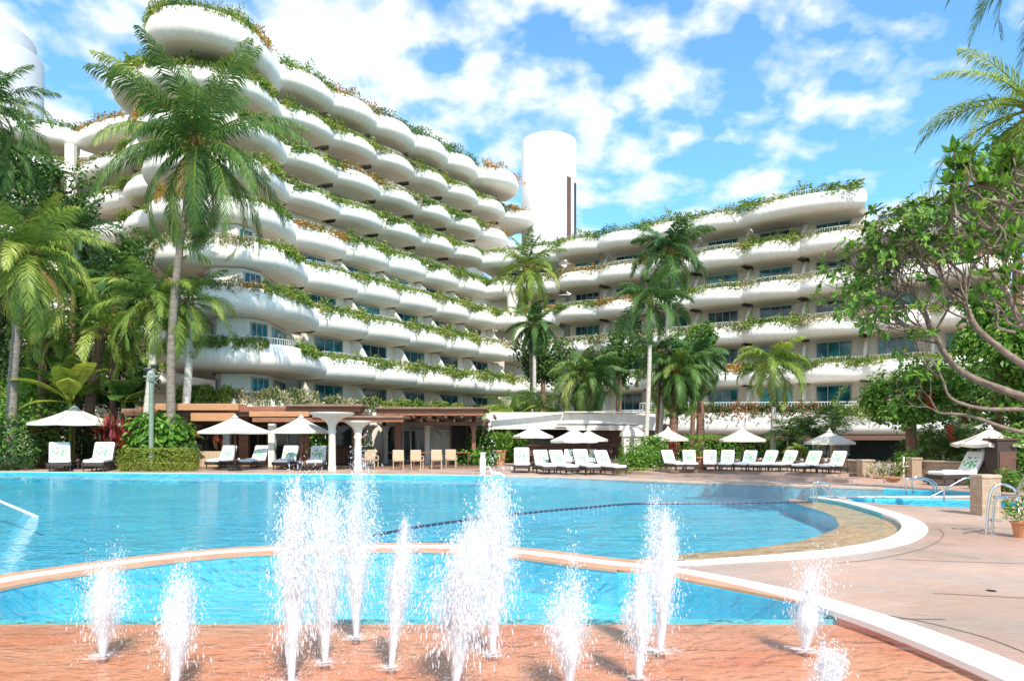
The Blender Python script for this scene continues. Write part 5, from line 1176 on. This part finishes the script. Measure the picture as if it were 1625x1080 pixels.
def fork(p, dv, L, rad, g, gmax):
    dv = dv.normalized(); pts = [p]; q = p; cur = dv
    for i in range(4):
        cur = (cur + Vector((r.gauss(0, .10), r.gauss(0, .10), r.gauss(.05, .09)))).normalized(); q = q + cur * L / 4; pts.append(q)
    tr.tube(pts, [lerp(rad, rad * .72, i / 4) for i in range(5)], 6 if g < 3 else 5, cap=g >= gmax)
    if g >= gmax: tips.append((q, cur)); return
    for k in range(2 if r.random() < .72 else 3):
        ax = Vector((r.gauss(0, 1), r.gauss(0, 1), r.gauss(0, 1))); ax = (ax - cur * ax.dot(cur)).normalized(); fork(q, cur + ax * r.uniform(.38, .72), L * r.uniform(.70, .95), rad * .70, g + 1, gmax)
def burst(p, dirs, L, rad, gmax):
    for px_, pz, dy in dirs: fork(p, Vector((px_, dy, pz)), L * r.uniform(.85, 1.15), rad, 1, gmax)
burst(A[-1], [(-1, .12, .1), (-1, .45, -.4), (-.9, .75, .5), (-.6, 1, -.2), (-.2, 1, .4), (-1, -.05, -.5), (.3, 1, -.3), (-1, .28, .7)], .72, .036, 6)
burst(A[-4], [(-1, .05, .3), (-.9, .6, -.4)], .6, .03, 5)
burst(B[-1], [(-1, .5, -.2), (-.6, 1, .2), (-.1, 1, -.4), (.4, 1, .3), (-.9, .7, .6)], .68, .036, 6)
burst(B[-5], [(-1, .3, .4), (-.8, .7, -.5)], .65, .03, 5)
burst(C[-1], [(-.7, .9, .2), (0, 1, .1), (.6, .8, 0), (-.3, 1, -.4)], .66, .036, 6)
burst(D[-1], [(-.6, .8, -.2), (-.9, .4, .2)], .45, .022, 4)
burst(E[-1], [(-.8, .5, 0), (-.5, .9, .2)], .4, .018, 4)
burst(H[-1], [(-.9, .5, -.2), (-.4, 1, 0), (-.9, .1, .3), (.2, 1, 0)], .6, .035, 4)
for p, dv in tips:
    if r.random() < (.25 if CX + p.x / p.y * F < 1400 else .48): continue
    n = r.randint(5, 10); big = r.uniform(.7, 1.25)
    for i in range(n):
        a = i * 2.4 + r.random(); ax = dv.cross(Vector((cos(a), sin(a), .3))).normalized(); dd = (ax + dv * r.uniform(.1, .7) + Vector((0, 0, -.1))).normalized(); nn = (dv + Vector((0, 0, .6)) - ax * .2).normalized()
        lf.cur = min(1, max(0, r.gauss(.48, .2))); L = .215 * big * r.uniform(.7, 1.2); w_ = .072 * big; sd = dd.cross(nn).normalized(); lf.face(p, p + dd * L * .3 + sd * w_ * .45, p + dd * L * .7 + sd * w_ * .5 - nn * .01, p + dd * L - nn * .04, p + dd * L * .7 - sd * w_ * .5 - nn * .01, p + dd * L * .3 - sd * w_ * .45)
    if r.random() < .10:
        for i in range(9):
            a = i * .7; fw.leaf(p + dv * .08 + Vector((r.gauss(0, .05), r.gauss(0, .05), r.gauss(0, .05))), Vector((cos(a), sin(a), .5)).normalized(), Vector((0, 0, 1)), .08, .05)
tr.build('trunk', M['limb'], fr_, smooth=True); lf.build('crown', M['leafbright'], fr_); fw.build('blossoms', surf('pink_petal', (.72, .28, .26), (.8, .55, .48), 3, .6), fr_)
# large leaf sprays nearer at the upper right
def spray(label, pts, d, seed):
    r = random.Random(seed); t = thing('leafy_branch_tree', label, 'tree', (W(1720, 0, d).x, d, 0), 'near trees at the right edge'); s = MB(); l = MB()
    s.tube([Vector((W(1720, 0, d).x, d, 0)), W(1715, 500, d), W(1690, 380, d)], [.1, .07, .05], 6)
    for px, py, sc in pts:
        q = W(px, py, d + r.uniform(-.4, .4)); o3 = q + Vector((r.uniform(.25, .8), r.uniform(-.2, .5), r.uniform(-.75, -.25))); s.tube(catmull([o3, o3.lerp(q, .35) + Vector((r.gauss(0, .15), r.gauss(0, .15), -.12)), o3.lerp(q, .7) + Vector((r.gauss(0, .1), r.gauss(0, .1), -.1)), q], 3), [lerp(.03, .01, i_ / 9) for i_ in range(10)], 5)
        for i in range(r.randint(12, 18)):
            a = r.uniform(0, 6.28); e = r.uniform(-.3, 1.1); dd = Vector((cos(a) * cos(e), sin(a) * cos(e), sin(e))); nn = dd.cross(Vector((sin(a), -cos(a), r.uniform(-.4, .4)))).normalized(); l.cur = min(1, max(0, r.gauss(.45, .2))); L = .27 * sc * r.uniform(.6, 1.2); w_ = .095 * sc; sd = dd.cross(nn).normalized()
            l.face(q, q + dd * L * .3 + sd * w_ * .5, q + dd * L * .7 + sd * w_ * .5 - nn * .02, q + dd * L - nn * .07, q + dd * L * .7 - sd * w_ * .5 - nn * .02, q + dd * L * .3 - sd * w_ * .5)
    s.build('trunk', M['limb'], t); l.build('crown', M['leafbright'], t)
rs = random.Random(11)
spray('large-leaved branches hanging over the frangipani at the upper right edge', [(rs.uniform(1500, 1640), rs.uniform(235, 330), rs.uniform(.7, 1.1)) for _ in range(34)] + [(rs.uniform(1545, 1640), rs.uniform(330, 470), rs.uniform(.6, 1.0)) for _ in range(26)] + [(1535, 415, 1.1), (1545, 395, .9), (1500, 290, .9), (1520, 262, 1)], 13.5, 4)
# ================================================================ FOUNTAIN JETS
wm, nt, p, o = newmat('splashing_water'); p.inputs['Base Color'].default_value = (.93, .95, .97, 1); p.inputs['Roughness'].default_value = .12; p.inputs['Specular IOR Level'].default_value = .6
tl = N(nt, 'ShaderNodeBsdfTranslucent'); tl.inputs['Color'].default_value = (.95, .97, 1, 1); tp = N(nt, 'ShaderNodeBsdfTransparent')
m1 = N(nt, 'ShaderNodeMixShader'); m1.inputs[0].default_value = .4; nt.links.new(p.outputs[0], m1.inputs[1]); nt.links.new(tl.outputs[0], m1.inputs[2])
m2 = N(nt, 'ShaderNodeMixShader'); m2.inputs[0].default_value = .52; nt.links.new(m1.outputs[0], m2.inputs[1]); nt.links.new(tp.outputs[0], m2.inputs[2]); nt.links.new(m2.outputs[0], o.inputs['Surface'])
M['drops'] = wm
cm, nt, p, o = newmat('water_column'); p.inputs['Base Color'].default_value = (.93, .95, .97, 1); p.inputs['Roughness'].default_value = .2
tl = N(nt, 'ShaderNodeBsdfTranslucent'); tl.inputs['Color'].default_value = (.95, .97, 1, 1); tp = N(nt, 'ShaderNodeBsdfTransparent')
m1 = N(nt, 'ShaderNodeMixShader'); m1.inputs[0].default_value = .4; nt.links.new(p.outputs[0], m1.inputs[1]); nt.links.new(tl.outputs[0], m1.inputs[2])
v = coords(nt, (46, 46, 3.6)); r_ = ramp(nt, [(.32, (.08, .08, .08)), (.62, (.82, .82, .82))]); nt.links.new(noise_tex(nt, v, 1.0, 5, .65, .4), r_.inputs['Fac'])
m2 = N(nt, 'ShaderNodeMixShader'); nt.links.new(r_.outputs['Color'], m2.inputs[0]); nt.links.new(tp.outputs[0], m2.inputs[1]); nt.links.new(m1.outputs[0], m2.inputs[2]); nt.links.new(m2.outputs[0], o.inputs['Surface'])
M['column'] = cm
M['mist'] = mm = cm.copy(); mm.name = 'water_mist'
for nd in mm.node_tree.nodes:
    if nd.type == 'VALTORGB': nd.color_ramp.elements[0].position = .42; nd.color_ramp.elements[1].color = (.42, .42, .42, 1); nd.color_ramp.elements[1].position = .72
    if nd.type == 'MAPPING': nd.inputs['Scale'].default_value = (75, 75, 9)
fm, nt, p, o = newmat('water_foam'); p.inputs['Base Color'].default_value = (.92, .93, .94, 1); p.inputs['Roughness'].default_value = .6; tp = N(nt, 'ShaderNodeBsdfTransparent')
v = coords(nt, (1, 1, 1)); gm = N(nt, 'ShaderNodeAttribute', attribute_name='v'); nz = noise_tex(nt, v, 11, 6, .7, 1.2); ad = N(nt, 'ShaderNodeMath', operation='MULTIPLY'); nt.links.new(nz, ad.inputs[0]); nt.links.new(gm.outputs['Fac'], ad.inputs[1])
r_ = ramp(nt, [(.36, (0, 0, 0)), (.56, (.7, .7, .7))]); nt.links.new(ad.outputs[0], r_.inputs['Fac']); m2 = N(nt, 'ShaderNodeMixShader'); nt.links.new(r_.outputs['Color'], m2.inputs[0]); nt.links.new(tp.outputs[0], m2.inputs[1]); nt.links.new(p.outputs[0], m2.inputs[2]); nt.links.new(m2.outputs[0], o.inputs['Surface'])
def drop(mb, c, s, st, dv):
    """six-sided elongated drop"""
    dv = dv.normalized(); a = dv.cross(Vector((.3, .9, .2))).normalized(); b = dv.cross(a); t, u = c + dv * s * st, c - dv * s * st
    e = [c + a * s, c + b * s, c - a * s, c - b * s]
    mb.idx([t, u] + e, [(0, 2, 3), (0, 3, 4), (0, 4, 5), (0, 5, 2), (1, 3, 2), (1, 4, 3), (1, 5, 4), (1, 2, 5)])
def jet(label, px, py, ytop, wtop, n, seed, lean=0.0, core=.8, fat=1.0, clumps=5):
    r = random.Random(seed); b = G(px, py, WZ); d = b.y; H = (py - ytop) * d / F; Wd = wtop * d / F; t = thing('fountain_jet', label, 'fountain jet', b, 'fountain jets in the splash pool')
    nz = MB(); nz.lathe([(.032, -.06), (.032, -.012), (.022, -.004), (.014, .01)], 10, b); nz.build('nozzle', M['brown'], t)
    mb = MB(); g = 9.81; v0 = sqrt(2 * g * H); T = v0 / g
    pul = [(r.random(), r.uniform(.06, .2), r.gauss(0, .32), r.gauss(0, .32), r.uniform(.78, 1.02)) for _ in range(clumps * 3)]
    for i in range(int(n * 5.5)):
        k = r.random()
        if k < .62:
            tt, sp, ox, oy, hs = r.choice(pul); hs *= 1 + r.gauss(0, .07); ta = max(.02, min(1.75, tt * 1.55 + r.gauss(0, sp * .6))); vx, vy = ox + r.gauss(0, .20), oy + r.gauss(0, .20); f = hs
        else: ta = r.uniform(.03, 1.85); vx, vy = r.gauss(0, .36), r.gauss(0, .36); f = r.uniform(.55, 1.0) ** .6
        t_ = ta * T * f; v_ = v0 * f; z = v_ * t_ - .5 * g * t_ * t_
        if z < 0: continue
        spread = Wd * .5 * (min(ta, 1.2) ** 1.1) * .86
        c = b + Vector((vx * spread * 1.25 + lean * z, vy * spread * 1.25, z)); dv = Vector((vx * spread, vy * spread, (v_ - g * t_) * .35 + r.gauss(0, .05)))
        if dv.length < .05: dv = Vector((0, 0, 1))
        s = (r.random() ** 5 * .0042 + .0007) * fat * (.75 + .4 * min(1, ta)); st = 1.2 + min(4.5, abs(v_ - g * t_) * 1.5) * r.uniform(.6, 1.2)
        drop(mb, c, s, st, dv)
    # ring of splashes near the base
    for i in range(n // 7):
        a = r.uniform(0, 6.28); rad = abs(r.gauss(0, Wd * .75)) + .03; hh = r.random() ** 2.6 * .16
        drop(mb, b + Vector((cos(a) * rad, sin(a) * rad, hh + .004)), r.uniform(.001, .003), r.uniform(1, 2.5), Vector((r.gauss(0, .4), r.gauss(0, .4), 1)))
    mb.build('spray', M['drops'], t)
    # column of water
    for q, (sc, hf) in enumerate(((1.0, core), (.55, min(1, core * 1.12)), (1.9, min(1.0, core * 1.08)))):
        cb = MB(); rings = []; K = 48; n_ = 18; ph = r.uniform(0, 9)
        for i in range(K + 1):
            u = i / K; z = H * hf * u; rad = (.016 + Wd * .25 * u ** 1.0 * sc) * (1.0 if u < .5 else max(.02, 1 - (u - .5) / .5) ** .75)
            ring = []
            for j in range(n_):
                a = 2 * pi * j / n_; nn = noise.noise(Vector((cos(a) * 2 + ph, sin(a) * 2, z * 5 + q * 5))) * (.4 + .9 * u) + .4 * noise.noise(Vector((cos(a) * 5 + ph, sin(a) * 5, z * 22)))*u; ring.append(b + Vector((cos(a) * rad * (1 + .75 * nn) + lean * z, sin(a) * rad * (1 + .75 * nn), z + (.10 * nn + .10 * noise.noise(Vector((cos(a) * 3 + ph, sin(a) * 3, 4.0 + z)))) * u * H)))
            rings.append(ring)
        cb.grid(rings, True); cb.build('water_column' if q < 2 else 'mist', M['column'] if q < 2 else M['mist'], t, smooth=True)
    fo = MB(); K = 10; R0 = Wd * .75 + .10; el = r.uniform(.8, 1.3)
    rings = []
    for i in range(K + 1):
        ring = [b + Vector((cos(2 * pi * j / 24) * R0 * i / K * el * (1 + .35 * noise.noise(Vector((cos(j * .262) * 1.3, sin(j * .262) * 1.3, seed)))), sin(2 * pi * j / 24) * R0 * i / K, .006)) for j in range(24)]; rings.append(ring)
    for i in range(K):
        fo.cur = max(0, .98 - 1.05 * (i / K))
        for j in range(24):
            k = (j + 1) % 24; fo.face(rings[i][j], rings[i + 1][j], rings[i + 1][k], rings[i][k])
    fo.build('foam', fm, t)
JETS = [('wide short jet at far left below the divider curve', 163, 1040, 893, 88, 3000, 1, .02, .85, 1.0),
        ('leaning jet second from the left edge', 276, 1092, 915, 72, 2400, 2, .10, .8, 1.0),
        ('tall thick jet left of centre, left half of the high curtain', 462, 1085, 775, 78, 5200, 3, .03, .95, 1.1),
        ('high splashing jet just right of the thick left one', 516, 1050, 770, 84, 4200, 4, .0, .7, 1.05),
        ('farther tall plume behind the centre-left jets', 565, 1010, 768, 74, 4200, 5, .0, .75, 1.0),
        ('clean fan-shaped jet springing from a dark nozzle left of centre', 621, 1058, 832, 62, 2600, 6, .10, .95, .9),
        ('thick foreground plume at the centre', 722, 1092, 830, 120, 6200, 7, .12, .95, 1.15),
        ('tallest plume at the centre reaching the far pool edge', 782, 1036, 757, 92, 6000, 8, .02, .8, 1.1),
        ('broken jet with detached blobs right of centre', 903, 1090, 903, 84, 2400, 9, .0, .6, 1.1),
        ('slim foaming jet at centre right', 1014, 1075, 912, 52, 2600, 10, .03, .9, 1.05),
        ('tall jet at centre right in front of the white curb junction', 1048, 1032, 805, 74, 4200, 11, .03, .85, 1.0),
        ('open crown-shaped jet over the right-hand white curb', 1278, 1030, 878, 84, 1500, 12, .06, .5, 1.0),
        ('low bubbling jet at the bottom right edge of the splash pool', 1312, 1120, 1035, 60, 1500, 13, .02, .8, 1.2)]
for a in JETS: jet(*a)
# ================================================================ SKY, SUN, CAMERA
wd = bpy.data.worlds.new('World'); S.world = wd; wd.use_nodes = True; nt = wd.node_tree; bg = nt.nodes['Background']
SUN_EL, SUN_DIR = radians(47), Vector((.36, -1, 0)).normalized()
sky = N(nt, 'ShaderNodeTexSky', sky_type='NISHITA'); sky.sun_disc = False; sky.sun_elevation = SUN_EL; sky.sun_rotation = atan2(SUN_DIR.x, SUN_DIR.y); sky.altitude = 0; sky.air_density = 1.0; sky.dust_density = .4; sky.ozone_density = 3.0
tc = N(nt, 'ShaderNodeTexCoord'); sx = N(nt, 'ShaderNodeSeparateXYZ'); nt.links.new(tc.outputs['Generated'], sx.inputs[0])
def math(op, a, b=None):
    m = N(nt, 'ShaderNodeMath', operation=op)
    for i, q in enumerate((a, b)):
        if q is None: continue
        if isinstance(q, (int, float)): m.inputs[i].default_value = q
        else: nt.links.new(q, m.inputs[i])
    return m.outputs[0]
zc = math('ADD', math('MAXIMUM', sx.outputs[2], 0.0), .32)
cx = N(nt, 'ShaderNodeCombineXYZ'); nt.links.new(math('DIVIDE', sx.outputs[0], zc), cx.inputs[0]); nt.links.new(math('DIVIDE', sx.outputs[1], zc), cx.inputs[1])
mp = N(nt, 'ShaderNodeMapping'); mp.inputs['Location'].default_value = (CLOUD_OFF[0], CLOUD_OFF[1], 0); nt.links.new(cx.outputs[0], mp.inputs[0])
a = noise_tex(nt, mp.outputs[0], .95, 3, .5, .2); b = noise_tex(nt, mp.outputs[0], 8.5, 6, .5, .1)
cov = math('ADD', math('MULTIPLY', a, .46), math('MULTIPLY', b, .62))
# thicker cover to the left and towards the horizon
cov = math('ADD', cov, math('MULTIPLY', sx.outputs[0], -.13))
cov = math('ADD', cov, math('MULTIPLY', math('SUBTRACT', .36, sx.outputs[2]), .10))
rc = ramp(nt, [(.475, (.05, .05, .05)), (.52, (.34, .34, .34)), (.565, (.76, .76, .76)), (.64, (1, 1, 1))]); nt.links.new(cov, rc.inputs['Fac'])
c = noise_tex(nt, mp.outputs[0], 3.1, 8, .6, .3); rs_ = ramp(nt, [(.36, (4.7, 5.05, 5.6)), (.58, (6.1, 6.15, 6.2))]); nt.links.new(c, rs_.inputs['Fac'])
skc = mix(nt, sky.outputs[0], (.72, 1.30, 1.45), 1.0, 'MULTIPLY')
nt.links.new(mix(nt, skc, rs_.outputs['Color'], rc.outputs['Color']), bg.inputs['Color']); bg.inputs['Strength'].default_value = .118
ld = bpy.data.lights.new('sun', 'SUN'); ld.energy = 3.15; ld.angle = radians(.53); ld.color = (1, .935, .83); lo = bpy.data.objects.new('sun', ld); COL.objects.link(lo)
sd = Vector((SUN_DIR.x * cos(SUN_EL), SUN_DIR.y * cos(SUN_EL), sin(SUN_EL))); lo.rotation_euler = sd.to_track_quat('Z', 'Y').to_euler(); lo.location = (20, -30, 60)
cd = bpy.data.cameras.new('camera'); cam = bpy.data.objects.new('camera', cd); COL.objects.link(cam); S.camera = cam
cd.sensor_fit = 'HORIZONTAL'; cd.sensor_width = 36; cd.lens = 36 * F / 1625; cd.shift_y = (HZ - 540) / 1625; cam.location = (0, 0, HC); cam.rotation_euler = (pi / 2, 0, 0); cd.clip_start = .05; cd.clip_end = 6000
S.view_settings.view_transform = 'Standard'; S.view_settings.look = 'None'; S.view_settings.exposure = .92; S.view_settings.gamma = 1
S.cycles.max_bounces = 8; S.cycles.transparent_max_bounces = 24; S.cycles.diffuse_bounces = 4; S.cycles.glossy_bounces = 3; S.cycles.transmission_bounces = 3; S.cycles.caustics_reflective = False; S.cycles.caustics_refractive = False
S.cycles.sample_clamp_indirect = 4
S.cycles.use_denoising = True; S.cycles.denoiser = 'OPENIMAGEDENOISE'; S.cycles.denoising_input_passes = 'RGB_ALBEDO_NORMAL'; S.cycles.denoising_prefilter = 'ACCURATE'
